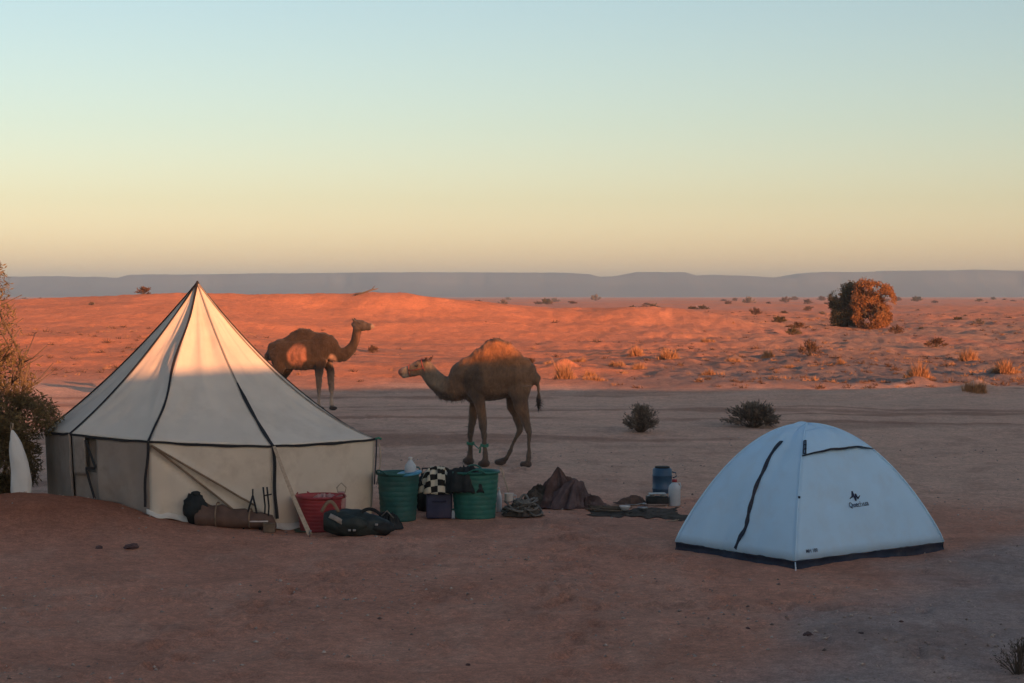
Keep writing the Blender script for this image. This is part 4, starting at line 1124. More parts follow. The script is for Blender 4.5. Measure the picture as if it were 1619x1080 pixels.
# ---- scattered far scrub, copies of four small shrubs
protos = []
rs = random.Random(77)
spots = []
for k in range(120):
    px = rs.uniform(-60, 1680); t = rs.random() ** 1.5
    py = 474 + t * 62
    if 440 < px < 1180 and py > 484: continue
    if 1280 < px < 1440 and py > 500: continue
    spots.append((px, py))
spots += [(1000, 496), (1018, 490), (1034, 494), (1095, 488), (1110, 492), (735, 481), (795, 483), (850, 480), (905, 482), (700, 484), (1215, 480), (1450, 476), (1560, 478), (660, 488), (140, 484), (75, 487), (300, 481)]
for k, (px, py) in enumerate(spots):
    p = gp(px, py)
    if p.y > 1200: p = gp(px, 474.5)
    w = rs.uniform(9, 26) * (0.7 + 0.3 * (py - 470) / 60) * p.y / FPX; h = w * rs.uniform(0.28, 0.55)
    if k < 4:
        root = thing('far_scrub', 'small dark scrub bush scattered far out on the plain', 'shrub', group='scrub scattered far out on the plain')
        shrub_parts(root, 0.5, 0.45, 36, 700, 0.13, (M_scrub, M_dkleaf, M_scrub, M_sage)[k], 300 + k); protos.append(root)
    else:
        root = copy_tree(protos[rs.randrange(4)])
    zone = 'left of the canvas tent peak' if px < 300 else 'behind the far camel and the dune crest' if px < 760 else 'beyond the right half of the long dune' if px < 1180 else 'around the two bush trees' if px < 1450 else 'toward the right edge'
    tag(root, 'small dark scrub on the far plain, ' + zone, 'shrub', 'far scrub ' + zone)
    root.location = (p.x, p.y, gz(p.x, p.y) - 0.02); root.scale = (w, w, h / 0.45); root.rotation_euler = (0, 0, rs.uniform(0, 6.28))

# ---- stubble of the plain: countless tiny dry tufts and clods
def build_stubble():
    rng = np.random.default_rng(66); n = 7500
    y = 52 * (260 / 52) ** rng.random(n); x = rng.uniform(-0.33, 0.34, n) * y
    right = sstep(-0.02, 0.10, x / y)
    dens = (0.10 + 0.75 * right + 0.35 * sstep(-0.10, -0.18, x / y)) * (0.25 + 1.1 * sstep(-0.1, 0.6, fbm(x * 0.10, y * 0.06, 92, 3)))
    dens *= 1 - 0.85 * sstep(96, 104, y) * (1 - sstep(170, 200, y)) * (1 - sstep(0.05, 0.13, x / y))
    keep = rng.random(n) < dens; x, y = x[keep], y[keep]; n = len(x); z = height(x, y)
    sz = rng.uniform(0.05, 0.20, n) * (0.8 + 0.5 * rng.random(n) ** 4) * (0.7 + y / 220)
    col = rng.random(n)
    nb = 18; V = []
    for m_, lo, hi, nm, lab in ((M_scrub, 0.0, 0.68, 'dry_stubble', 'tiny dark stubble sprinkled over the sunlit plain'), (M_straw, 0.68, 1.01, 'dry_stubble', 'tiny straw coloured stubble sprinkled over the sunlit plain')):
        k = (col >= lo) & (col < hi); a = np.repeat(np.stack([x[k], y[k], z[k]], 1), nb, 0); s = np.repeat(sz[k], nb)[:, None]
        q = len(a); d = rng.normal(0, 1, (q, 3)); d[:, 2] = np.abs(d[:, 2]) * 0.6 + 0.15; d /= np.linalg.norm(d, axis=1)[:, None]
        sd = np.cross(d, rng.normal(0, 1, (q, 3))); sd /= np.linalg.norm(sd, axis=1)[:, None]
        b0 = a + rng.normal(0, 0.35, (q, 3)) * s * np.array((1, 1, 0)) - np.array((0, 0, 0.01))
        T = np.stack([b0 - sd * s * 0.11, b0 + sd * s * 0.11, b0 + d * s], 1).reshape(-1, 3)
        o = fast_mesh(nm, T, np.arange(q * 3).reshape(q, 3), m_, tri=True); tag(o, lab, 'stubble', kind='stuff')
build_stubble()

# ---- dead branch on the dune crest
p = at(580, 470, 117.0)
root = thing('dead_branch', 'dead branch leaning on the crest of the orange dune', 'branch', (p.x, p.y, gz(p.x, p.y) - 0.05))
mb = MB(); mb.tube([(-.75, 0, .02), (-.2, 0, .16), (.35, 0, .36), (.7, .05, .42)], [.04, .06, .055, .02], 6); mb.tube([(.3, 0, .33), (.42, 0, .52), (.5, .03, .6)], [.03, .02, .01], 5)
mb.build('limb', M_bark, root)

# ------------------------------------------------------------------ stones and grit
M_stone = mat('dark_stone', (0.10, 0.055, 0.05), 0.85, 0.3, 20, 0.5, 60, 0.004)
M_grit = mat('grit', (0.16, 0.10, 0.08), 0.9, 0.3, 18, 0.4, 60, 0.003, coord='Object', col2=(0.66, 0.50, 0.41))
def stone(px, py, wpx, label, seed, flat=0.5, m=M_stone):
    p = gpt(px, py); r = wpx * p.y / FPX / 2
    mb = MB().ball((0, 0, r * flat * 0.5), (r, r * 0.8, r * flat), 16, 10, lambda d: 1 + 0.28 * pn(d.x * 1.6 + seed, d.y * 1.6, d.z * 1.6))
    o = mb.build('stone', m, None, smooth=False); o.location = (p.x, p.y, gz(p.x, p.y)); o.rotation_euler[2] = seed
    tag(o, label, 'stone', 'loose stones in the foreground')
stone(1278, 1007, 18, 'largest dark stone lying alone in the right foreground', 1.0, 0.55)
stone(1362, 1003, 11, 'small dark stone right of the largest foreground stone', 2.3)
stone(1425, 984, 8, 'tiny dark stone farthest right of the three on the grey gravel', 3.1)
stone(208, 863, 26, 'flat dark earth clod in front of the canvas tent door', 4.2, 0.35)
stone(157, 861, 14, 'small dark clod left of the flat earth clod by the canvas tent', 5.2, 0.4)
stone(740, 1052, 8, 'tiny dark pebble near the bottom edge, left of centre', 6.2, 0.5)
stone(1182, 995, 9, 'small brown pebble left of the largest foreground stone', 7.2, 0.5)
def build_grit():
    rng = np.random.default_rng(5); n = 16000
    y = 11.2 + 23 * rng.random(n) ** 1.4 ; x = rng.uniform(-0.34, 0.34, n) * y
    keep = (fbm(x * 0.7, y * 0.5, 91, 4) + rng.normal(0, .35, n)) > 0.15
    x, y = x[keep], y[keep]; z = height(x, y); n = len(x)
    r = 0.004 + 0.016 * rng.random(n) ** 5
    base = np.array([(1, 0, 0), (0, 1, 0), (-1, 0, 0), (0, -1, 0), (0, 0, .8), (0, 0, -.8)], float)
    T = np.array([(0, 1, 4), (1, 2, 4), (2, 3, 4), (3, 0, 4), (1, 0, 5), (2, 1, 5), (3, 2, 5), (0, 3, 5)])
    V = base[None] * r[:, None, None] * rng.uniform(.55, 1.4, (n, 6, 1)) + np.stack([x, y, z + r * 0.25], 1)[:, None]
    F = (T[None] + (np.arange(n) * 6)[:, None, None]).reshape(-1, 3)
    o = fast_mesh('gravel', V.reshape(-1, 3), F, M_grit, tri=True)
    tag(o, 'loose grit strewn over the trampled sand', 'gravel', kind='stuff')
build_grit()

# ------------------------------------------------------------------ camp gear
M_green = mat('dark_green_plastic', (0.020, 0.090, 0.078), 0.55, 0.22, 6, 0.35, 50, 0.004, 0.35, stain=0.4, stain_col=(0.10, 0.08, 0.06), stain_scale=5)
M_green2 = mat('bright_green_plastic', (0.022, 0.130, 0.098), 0.5, 0.22, 6, 0.35, 50, 0.004, 0.35, stain=0.35, stain_col=(0.10, 0.08, 0.06), stain_scale=5)
M_red = mat('red_plastic', (0.30, 0.035, 0.04), 0.45, 0.15, 6, 0.15, 40, 0.003, 0.4, stain=0.3, stain_col=(0.2, 0.1, 0.07))
M_indigo = mat('indigo_plastic', (0.040, 0.042, 0.085), 0.5, 0.2, 8, 0.15, 40, 0.002, 0.35, stain=0.25)
M_blue = mat('blue_plastic', (0.025, 0.075, 0.14), 0.45, 0.2, 6, 0.15, 40, 0.002, 0.4, stain=0.3)
M_cyan = mat('cyan_plastic', (0.06, 0.24, 0.36), 0.4, 0.15, 8, 0.1, 40, 0.002, 0.4)
M_milk = mat('milky_plastic', (0.55, 0.58, 0.60), 0.4, 0.08, 10, 0.05, 40, 0.002, 0.4, transl=0.2)
M_blackcloth = mat('black_cloth', (0.020, 0.022, 0.022), 0.8, 0.35, 10, 0.4, 80, 0.004, 0.25, stain=0.35, stain_col=(0.08, 0.06, 0.05), stain_scale=6)
M_bag = mat('black_green_nylon', (0.018, 0.026, 0.024), 0.6, 0.35, 8, 0.4, 60, 0.004, 0.35, stain=0.35, stain_col=(0.10, 0.075, 0.06), stain_scale=5)
M_brownwool = mat('dark_brown_wool', (0.10, 0.060, 0.052), 0.95, 0.4, 6, 0.5, 90, 0.006, 0.1, stain=0.7, stain_col=(0.19, 0.14, 0.135), stain_scale=7)
M_plum = mat('plum_grey_cloth', (0.125, 0.085, 0.082), 0.95, 0.3, 8, 0.5, 90, 0.005, 0.1, stain=0.5, stain_col=(0.07, 0.045, 0.04), stain_scale=6)
M_olive = mat('dark_olive_cloth', (0.082, 0.064, 0.050), 0.95, 0.35, 9, 0.5, 90, 0.006, 0.1, stain=0.4, stain_col=(0.14, 0.11, 0.09), stain_scale=5)
M_bedroll = mat('brown_bedroll', (0.135, 0.082, 0.062), 0.95, 0.2, 7, 0.4, 70, 0.005, 0.1, stain=0.4, stain_col=(0.08, 0.05, 0.04), stain_scale=5)
M_greyrope = mat('grey_rope', (0.17, 0.155, 0.135), 0.9, 0.3, 25, 0.5, 150, 0.003, 0.15)
M_paleplas = mat('pale_enamel', (0.60, 0.54, 0.50), 0.5, 0.1, 20, 0.1, 40, 0.002, 0.4)
M_sack = mat('white_sackcloth', (0.66, 0.64, 0.60), 0.85, 0.08, 4, 0.4, 120, 0.003, 0.15, stain=0.35, stain_col=(0.40, 0.34, 0.28), stain_scale=4)
M_wood = mat('weathered_wood', (0.16, 0.115, 0.08), 0.85, 0.3, 14, 0.4, 40, 0.003, 0.2)
M_tin = mat('pinkish_tin', (0.42, 0.22, 0.20), 0.45, 0.2, 12, 0.1, 30, 0.002, 0.5)

def tub(name, label, px, py, wpx, hpx, m, seed, taper=0.84, group=None, at_=None):
    p = gpt(px, py); k = p.y / FPX; r = wpx * k / 2; h = hpx * k
    p = p + Vector((0, r * taper, 0)) if at_ is None else Vector((at_[0], at_[1], 0))
    root = thing(name, label, 'tub', (p.x, p.y, gz(p.x, p.y) - 0.004), group=group)
    prof = []
    nb = 9
    for i in range(nb * 3 + 1):        # woven hoops up the wall
        t = i / (nb * 3); rr = r * (taper + (1 - taper) * t) + (0.005 if i % 3 == 1 else 0); prof.append((rr, t * h))
    prof += [(r + 0.016, h), (r + 0.02, h + 0.012), (r + 0.012, h + 0.026), (r - 0.006, h + 0.02)]
    for i in range(7):
        t = 1 - i / 6; prof.append(((r - 0.012) * (taper + (1 - taper) * t), 0.02 + t * (h - 0.02)))
    bk = MB().lathe(prof, 40, wob=lambda q, z: (0.018 * math.sin(2 * q + seed) + 0.012 * math.sin(3 * q + seed * 2)) * (z / h) + 0.004 * pn(q * 3, z * 8, seed, 1)).build('bucket', m, root)
    for s in (0.35, 0.35 + math.pi):
        a = s + seed
        pts = [((r + 0.02 + 0.03 * math.sin(math.pi * t)) * math.cos(a + (t - .5) * .75), (r + 0.02 + 0.03 * math.sin(math.pi * t)) * math.sin(a + (t - .5) * .75), h + 0.01 + 0.05 * math.sin(math.pi * t)) for t in np.linspace(0, 1, 12)]
        MB().tube(pts, 0.010, 6).build('handle', m, bk)
    return root, r, h
tub1, r1, h1 = tub('woven_tub', 'dark green round tub at the right corner of the canvas tent', 628, 826, 66, 74, M_green, 0.4, group='green tubs')
tub2, r2, h2 = tub('woven_tub', 'brighter green round tub in front of the brown camel legs', 750, 821, 74, 72, M_green2, 1.3, taper=0.88, group='green tubs')

def bottle(root, prof, m, capm=None, cap=None, n=20, c=(0, 0, 0), flat=1.0):
    mb = MB().lathe(prof, n, c)
    if flat != 1.0: mb.v = [(v[0], v[1] * flat, v[2]) for v in mb.v]
    bd = mb.build('bottle_body', m, root)
    if cap: MB().lathe(cap, 14, c).build('cap', capm, bd)
BOT = [(0.045, 0), (0.052, 0.01), (0.052, 0.17), (0.047, 0.20), (0.022, 0.245), (0.016, 0.262), (0.016, 0.275)]
CAP = [(0.019, 0.268), (0.019, 0.292), (0.014, 0.296)]
# inside the left tub: filler crate, bottle, blue lid
t = tub1.location
cr = thing('plastic_crate', 'blue crate packed inside the dark green tub', 'crate', (t.x + 0.03, t.y, t.z + 0.01))
MB().box((0, 0, 0.21), (0.22, 0.20, 0.40), bev=0.01).build('crate_body', M_indigo, cr); MB().box((0, 0, 0.415), (0.235, 0.215, 0.02), bev=0.006).build('crate_lid', M_indigo, cr)
bt = thing('water_bottle', 'milky white water bottle standing up out of the dark green tub', 'bottle', (t.x + 0.14, t.y - 0.06, t.z + h1 - 0.085))
bottle(bt, [(r * 1.25, z * 0.95) for r, z in BOT], M_milk, M_paleplas, [(r * 1.25, z * 0.95) for r, z in CAP])
ld = thing('blue_lid', 'cyan blue plastic lid on the right rim of the dark green tub', 'lid', (t.x + 0.13, t.y - 0.10, t.z + h1 + 0.005))
MB().lathe([(0.13, 0), (0.14, 0.008), (0.138, 0.022), (0.12, 0.028), (0.11, 0.024)], 28).build('lid_plate', M_cyan, ld)
MB().lathe([(0.035, 0.026), (0.03, 0.05), (0.02, 0.055)], 12, (0.03, 0.02, 0)).build('knob', M_cyan, ld)
ld.rotation_euler = (0.1, -0.12, 0)

# indigo box, black bag behind it, chequered cloth on top
p = gpt(694, 822); p.y += 0.13
bx = thing('storage_box', 'dark indigo plastic box between the two green tubs', 'box', (p.x, p.y, gz(p.x, p.y)))
MB().box((0, 0, 0.15), (0.29, 0.24, 0.30), bev=0.02).build('box_body', M_indigo, bx); MB().box((0, 0, 0.31), (0.31, 0.26, 0.03), bev=0.01).build('box_lid', M_indigo, bx)
MB().tube([(-0.07, -0.125, 0.2), (-0.06, -0.145, 0.2), (0.06, -0.145, 0.2), (0.07, -0.125, 0.2)], 0.008, 6).build('handle', M_indigo, bx)
q = gpt(672, 812); q.y += 0.30
bb = thing('black_bag', 'sagging black bag behind the indigo box, against the dark green tub', 'bag', (q.x, q.y, gz(q.x, q.y)))
MB().ball((0, 0, 0.20), (0.17, 0.15, 0.24), 28, 18, lambda d: 1 + 0.14 * pn(d.x * 2 + 3, d.y * 2, d.z * 2)).build('bag_body', M_blackcloth, bb)
MB().tube([(-.05, -.05, .42), (-.04, -.06, .50), (.04, -.06, .50), (.06, -.05, .42)], .012, 6).build('strap', M_blackcloth, bb)

def checker_material():
    m = bpy.data.materials.new('chequered_cloth'); m.use_nodes = True
    nt = m.node_tree; N = nt.nodes; L = nt.links; b = N['Principled BSDF']; b.inputs['Roughness'].default_value = 0.9; b.inputs['Specular IOR Level'].default_value = 0.1
    uv = N.new('ShaderNodeUVMap'); ck = N.new('ShaderNodeTexChecker'); ck.inputs['Scale'].default_value = 1.0
    ck.inputs['Color1'].default_value = (0.56, 0.50, 0.38, 1); ck.inputs['Color2'].default_value = (0.022, 0.020, 0.018, 1)
    nz = N.new('ShaderNodeTexNoise'); nz.inputs['Scale'].default_value = 1.2; nz.inputs['Detail'].default_value = 3
    mx = N.new('ShaderNodeVectorMath'); mx.operation = 'MULTIPLY_ADD'; mx.inputs[1].default_value = (0.18, 0.18, 0); L.new(uv.outputs['UV'], nz.inputs['Vector']); L.new(nz.outputs['Color'], mx.inputs[0]); L.new(uv.outputs['UV'], mx.inputs[2])
    L.new(mx.outputs['Vector'], ck.inputs['Vector']); L.new(ck.outputs['Color'], b.inputs['Base Color'])
    return m
M_check = checker_material()
def draped(name, root, m, rx, ry, h, seed, folds=9, amp=0.03, nu=72, nv=26, uvs=1.0, drop=0.0, peak=1.0, off=(0, 0)):
    """cloth thrown over a bump: pleats run down from the top to the hem; drop lets the hem hang below zero"""
    mb = MB(); uvl = []
    def fn(u, v):
        a = 2 * math.pi * u; r = 0.02 + v
        ple = math.sin(folds * a + 2.5 * pn(math.cos(a) * 1.3 + seed, math.sin(a) * 1.3, seed)) + 0.6 * pn(math.cos(a) * 4 + seed, math.sin(a) * 4, r * 2)
        rr = r + 0.10 * pn(math.cos(a) * 1.5 + seed * 2, math.sin(a) * 1.5, 0.5) * v + amp / rx * ple * v * 0.8
        z = h * (1 - v ** peak) + amp * 0.8 * ple * math.sin(math.pi * min(1, v)) + 0.35 * amp * pn(math.cos(a) * 5 * r, math.sin(a) * 5 * r, seed + 4)
        z = max(z, 0.004 + 0.004 * ple) if not drop else z - drop * max(0, v - 0.72) / 0.28
        x, y = rx * rr * math.cos(a) + off[0] * (1 - v), ry * rr * math.sin(a) + off[1] * (1 - v)
        uvl.append(((rx * r * math.cos(a)) * uvs, (ry * r * math.sin(a) - 0.9 * (h - z)) * uvs))
        return (x, y, z)
    mb.grid(fn, nu, nv, closed_u=True); mb.uv = uvl
    mb.f.append(tuple(range(nu - 1, -1, -1)))
    return mb.build(name, m, root, solid=0.006)
ck = thing('chequered_cloth', 'black and cream chequered cloth bundled on the indigo box', 'cloth', (p.x, p.y - 0.01, gz(p.x, p.y) + 0.335))
draped('cloth', ck, M_check, 0.225, 0.19, 0.235, 2.2, 5, 0.022, uvs=12.0, drop=0.05, peak=2.4, off=(-0.02, 0))
ck2 = thing('patterned_scarf', 'small black and cream patterned scarf heaped right of the chequered cloth', 'cloth', (p.x + 0.20, p.y + 0.03, gz(p.x, p.y) + 0.36))
draped('cloth', ck2, M_check, 0.15, 0.13, 0.17, 5.1, 6, 0.024, uvs=24.0, drop=0.06, peak=2.2)
t = tub2.location
dk = thing('dark_cloth', 'dark grey cloth hanging over the left rim of the brighter green tub', 'cloth', (t.x - 0.10, t.y - 0.12, t.z + h2 - 0.10))
draped('cloth', dk, M_blackcloth, 0.22, 0.17, 0.16, 7.7, 7, 0.03, drop=0.10, peak=2.6)
gl = thing('glass_jar', 'small pale jar on the ground between indigo box and brighter green tub', 'jar', tuple(gpt(717, 820)))
MB().lathe([(0.026, 0), (0.03, 0.01), (0.03, 0.07), (0.024, 0.085), (0.024, 0.1)], 16).build('jar_body', M_milk, gl); MB().lathe([(0.027, 0.095), (0.027, 0.112)], 14).build('cap', M_green, gl)
wb = gpt(789, 812)
wbt = thing('water_bottle', 'slim pale bottle standing at the right side of the brighter green tub', 'bottle', (wb.x, wb.y + 0.1, gz(wb.x, wb.y + .1)))
bottle(wbt, [(r * .62, z * 0.95) for r, z in BOT], M_milk, M_paleplas, [(r * .62, z * 0.95) for r, z in CAP])
stp = gpt(793, 800)
stk = thing('walking_stick', 'thin pale crooked stick leaning on the brighter green tub', 'stick', (stp.x + 0.05, stp.y + .12, gz(stp.x, stp.y)))
MB().tube([(0.04, 0, 0), (0.03, .02, .16), (-.02, .05, .32), (-.05, .06, .42), (-.09, .06, .45)], [.009, .010, .009, .008, .006], 7).build('shaft', M_rope, stk)

# grey rope heap with a cup on it
p = gpt(826, 820); p.y += 0.18
rp = thing('rope_heap', 'grey coiled rope and net heap between green tub and brown blankets', 'rope', (p.x, p.y, gz(p.x, p.y)))
rr_ = random.Random(9); mb = MB()
for k in range(26):
    cx, cy, cz = rr_.gauss(0, .09), rr_.gauss(0, .05), 0.02 + 0.16 * rr_.random() ** 1.3; R0 = rr_.uniform(.06, .15)
    tx, ty = rr_.gauss(0, .35), rr_.gauss(0, .35)
    pts = []
    for a in np.linspace(0, 2 * math.pi, 22, endpoint=False):
        q = Vector((R0 * (1 + .15 * math.sin(3 * a + k)) * math.cos(a), R0 * .8 * math.sin(a), 0.02 * math.sin(2 * a + k))); q.rotate(Euler((tx, ty, k)))
        pts.append((cx + q.x, cy + q.y, max(.012, cz * (1 - (abs(cx) * 3)) + q.z + .02)))
    mb.tube(pts, rr_.uniform(.009, .015), 6, closed=True)
mb.build('coils', M_greyrope, rp)['kind'] = 'stuff'
draped('net', rp, M_olive, 0.22, 0.17, 0.15, 3.9, 9, 0.03)
cu = gpt(805, 800); cu.y += 0.28
cp = thing('enamel_mug', 'pale enamel mug on the grey rope heap', 'mug', (p.x - 0.15, p.y + 0.02, gz(p.x, p.y) + 0.16))
MB().lathe([(.046, 0), (.050, .006), (.052, .085), (.055, .09), (.049, .088), (.046, .01)], 20).build('mug_body', M_paleplas, cp)
MB().tube([(.05, 0, .07), (.08, 0, .065), (.085, 0, .035), (.05, 0, .02)], .006, 6).build('handle', M_paleplas, cp)

# brown blankets heap
p = gpt(892, 806); p.y += 0.32
bl = thing('blanket_heap', 'tall crumpled heap of dark brown blankets right of the grey rope', 'blanket', (p.x, p.y, gz(p.x, p.y)))
def crumple(name, root, m, peaks, seed, R0=(0.4, 0.3), c=(0, 0), fold=0.07, nu=90, nv=36):
    """thrown-down cloth: several soft peaks with ridged folds between them"""
    def fn(u, v):
        a = 2 * math.pi * u; rr = v * (1 + 0.22 * pn(math.cos(a) * 1.4 + seed, math.sin(a) * 1.4, 1.7))
        x, y = c[0] + R0[0] * rr * math.cos(a), c[1] + R0[1] * rr * math.sin(a)
        e = 0
        for (px_, py_, h_, w_) in peaks:
            d = math.hypot((x - px_) / w_, (y - py_) / w_); e = max(e, h_ * max(0, 1 - d) ** 0.8, 0)
            e = e + 0.25 * h_ * math.exp(-d * d * 2.2)
        rd = (1 - abs(pn(x * 5.5 + seed, y * 5.5, 3.1 + seed)) * 1.5); r2 = 1 - abs(pn(x * 12 - seed, y * 9, 8.3)) * 1.4
        edge = min(1, (1 - v) * 3.2)
        z = (e * 0.78 + fold * rd * (0.45 + e * 1.4) + fold * 0.45 * r2 * (0.3 + e)) * edge
        k = 0.02 * pn(z * 14, a * 3, seed)
        return (x + k, y - abs(k), max(0.004 + 0.01 * (1 - edge), z))
    return MB().grid(fn, nu, nv, closed_u=True).build(name, m, root, solid=0.006)
draped('blanket', bl, M_brownwool, 0.35, 0.28, 0.47, 1.3, 5, 0.06, nu=110, nv=40, peak=0.85, off=(-0.06, 0.03))
draped('blanket', bl, M_plum, 0.27, 0.22, 0.33, 4.6, 4, 0.055, nu=90, nv=30, peak=1.1, off=(0.10, -0.02)).location = (0.05, -0.09, 0)
crumple('blanket', bl, M_olive, [(-.27, .06, .21, .22), (-.36, .02, .14, .2)], 8.2, (.27, .24), (-.29, .04), fold=.07)
draped('blanket', bl, M_brownwool, 0.22, 0.19, 0.13, 5.4, 6, 0.04, peak=1.2, off=(-.05, 0)).location = (0.32, -0.03, 0)

# dark ground sheet with bowls and a stove
def sheet():
    c = gpt(1008, 810); root = thing('ground_sheet', 'dark cloth spread flat on the sand beneath the bowls', 'cloth', (c.x, c.y, gz(c.x, c.y)))
    def fn(u, v):
        x = (u - .5) * 0.98 + 0.16 * pn(v * 3, 1.5); y = (v - .5) * 0.75 + 0.22 * pn(u * 3.5, 4.5) - 0.12 * (u - .5)
        f = 0.022 * abs(pn(u * 5, v * 4, 2.2)) + 0.010 * pn(u * 14, v * 12, 5.5)
        return (x, y, gz(c.x + x, c.y + y) - root.location.z + 0.004 + 0.6 * max(f, 0) * math.sin(math.pi * v) ** .5)
    MB().grid(fn, 50, 36).build('sheet', M_olive, root, solid=0.006)
    return root
gs = sheet()
# firewood and odds at the left end of the sheet
fp = gpt(962, 812); fw = thing('firewood_pile', 'low untidy pile of dark firewood sticks at the left end of the ground sheet', 'firewood', (fp.x, fp.y, gz(fp.x, fp.y) + .01))
rw = random.Random(31)
for k in range(11):
    a = rw.gauss(0.1, .5); L = rw.uniform(.18, .36); cx_, cy_, cz_ = rw.gauss(0, .08), rw.gauss(.04, .07), .015 + .012 * (k // 3)
    d = Vector((math.cos(a), math.sin(a) * .8, rw.gauss(0, .05))) * L / 2; c_ = Vector((cx_, cy_, cz_ + .012))
    MB().tube([c_ - d, c_ + Vector((0, rw.gauss(0, .01), rw.gauss(0, .006))), c_ + d], [rw.uniform(.008, .014), .012, .006], 6).build('stick', M_wood if k % 2 else M_bark, fw)
hb = gpt(1000, 800); hb.y += .1
fb = thing('folded_bag', 'flattened brown bag lying on the ground sheet behind the bowls', 'bag', (hb.x, hb.y, gz(hb.x, hb.y) + .012))
crumple('bag_body', fb, M_bedroll, [(0, 0, .08, .2), (.1, .02, .06, .15)], 6.6, (.20, .14), fold=.05, nu=60, nv=20)
def bowl(px, py, r, label, m):
    p = gpt(px, py); o = thing('metal_bowl', label, 'bowl', (p.x, p.y, gz(p.x, p.y) + 0.035), group='bowls on the ground sheet')
    MB().lathe([(r * .5, 0), (r * .6, .006), (r * .92, .04), (r, .055), (r * .96, .056), (r * .86, .042), (r * .5, .012)], 24).build('bowl_body', m, o)
bowl(988, 812, .065, 'pale bowl on the dark ground sheet, left one of two', M_paleplas); bowl(1016, 812, .06, 'duller bowl on the dark ground sheet, right one of two', M_metal)
p = gpt(1003, 806); kn = thing('ladle', 'small metal ladle on the ground sheet between the two bowls', 'ladle', (p.x, p.y + .1, gz(p.x, p.y + .1) + .045))
MB().tube([(-.1, 0, .01), (0, .01, .0), (.1, .02, .015)], .005, 6).build('handle', M_metal, kn); MB().ball((.125, .022, .012), (.03, .026, .014), 14, 8).build('scoop', M_metal, kn)
p = gpt(1040, 801); p.y += .1
sv = thing('camp_stove', 'low black camp stove in front of the blue drum', 'stove', (p.x, p.y, gz(p.x, p.y) + .02))
MB().box((0, 0, .05), (.26, .20, .08), bev=.012).build('stove_body', M_blackcloth, sv)
for s in (-.07, .07): MB().lathe([(.04, .09), (.045, .1), (.03, .108)], 16, (s, 0, 0)).build('burner', M_metal, sv)
MB().box((0.0, -.02, .125), (.2, .12, .012), (0, 0, .1), bev=.004).build('grate', M_metal, sv)
p = gpt(1048, 781); p.y += .1
dr = thing('plastic_drum', 'dark blue plastic drum beside the white jerrycan', 'drum', (p.x, p.y, gz(p.x, p.y))); dr.scale = (.88, .88, .92)
MB().lathe([(.125, 0), (.140, .012), (.142, .06), (.147, .065), (.147, .075), (.142, .08), (.142, .24), (.147, .245), (.147, .255), (.142, .26), (.140, .33), (.125, .35), (.10, .352)], 32).build('drum_body', M_blue, dr)
MB().lathe([(.105, .348), (.108, .352), (.108, .372), (.09, .376)], 24).build('drum_lid', M_blackcloth, dr)
MB().tube([(.14, -.03, .30), (.19, -.05, .29), (.20, -.05, .24), (.15, -.04, .22)], .010, 6).build('handle', M_blue, dr)
p = gpt(1067, 801); p.y += .06
jc = thing('jerrycan', 'white upright plastic jerrycan left of the dome tent', 'jerrycan', (p.x, p.y, gz(p.x, p.y)))
mb = MB().lathe([(.060, 0), (.070, .012), (.071, .20), (.066, .235), (.035, .268), (.028, .275), (.028, .29)], 24); jb = mb.build('can_body', M_milk, jc)
MB().lathe([(.031, .282), (.031, .312), (.026, .316)], 16).build('cap', M_red, jb)
MB().tube([(.03, 0, .265), (.065, 0, .27), (.075, 0, .235), (.068, 0, .20)], .008, 6).build('handle', M_milk, jc)
p = gpt(1062, 826); tw = thing('dry_twig', 'pale forked twig on the sand left of the dome tent', 'twig', (p.x, p.y, gz(p.x, p.y) + .008))
MB().tube([(-.06, -.02, 0), (0, 0, .01), (.06, .05, .02)], .005, 5).tube([(0, 0, .01), (.05, -.01, .01), (.08, -.01, .03)], .004, 5).build('twig_body', M_rope, tw)

# red tub, tin, backpack, at the tent wall
rt, rr3, hr3 = tub('plastic_tub', 'red plastic tub against the canvas tent wall behind the guy strap', 508, 838, 76, 52, M_red, 2.1, taper=0.84, at_=(-2.05, 20.27))
t = rt.location
tn = thing('tin_jug', 'small pinkish tin jug with wire handle on the rim of the red tub', 'jug', (t.x + .23, t.y - .06, t.z + hr3 - .11))
MB().lathe([(.04, 0), (.045, .01), (.05, .09), (.042, .13), (.034, .16), (.038, .175), (.03, .172)], 18).build('jug_body', M_tin, tn)
MB().tube([(-.035, 0, .16), (-.05, 0, .22), (0, 0, .27), (.05, 0, .22), (.035, 0, .16)], .006, 6).build('handle', M_rope, tn)
cl = thing('red_cloth', 'faded pink cloth folded into the top of the red tub', 'cloth', (t.x + .05, t.y, t.z + hr3 - .10))
draped('cloth', cl, M_tin, .20, .18, .12, 4.4, 7, .025, drop=.04, peak=2.2)
p = gpt(562, 849); p.y += .15
bp_ = thing('backpack', 'black green backpack lying on its side in front of the red tub', 'backpack', (p.x, p.y, gz(p.x, p.y)))
def packfn(d): return 1 + .10 * pn(d.x * 1.8 + 2, d.y * 2, d.z * 2) + .05 * pn(d.x * 5, d.y * 5, d.z * 5)
mb = MB()
rad = lambda u: .15 * (math.sin(math.pi * (0.10 + .82 * u)) ** .45)
def bag(u, v):
    a = 2 * math.pi * u; x = -.34 + .68 * v; r = rad(v) * (1 - .35 * max(0, v - .55)); ca, sa = math.cos(a), math.sin(a)
    k = 1 + .10 * pn(x * 5 + 1, ca * 1.3, sa * 1.3) + .03 * math.sin(x * 38) * (abs(v - .5) < .4)
    z = .145 - .06 * v + r * k * sa * (abs(sa) ** -.25 if abs(sa) > .05 else 1)
    return (x, r * k * 1.05 * ca, max(.0, z))
mb.grid(bag, 36, 30, closed_u=True); mb.f.append(tuple(range(35, -1, -1))); mb.f.append(tuple(30 * 36 + k for k in range(36)))
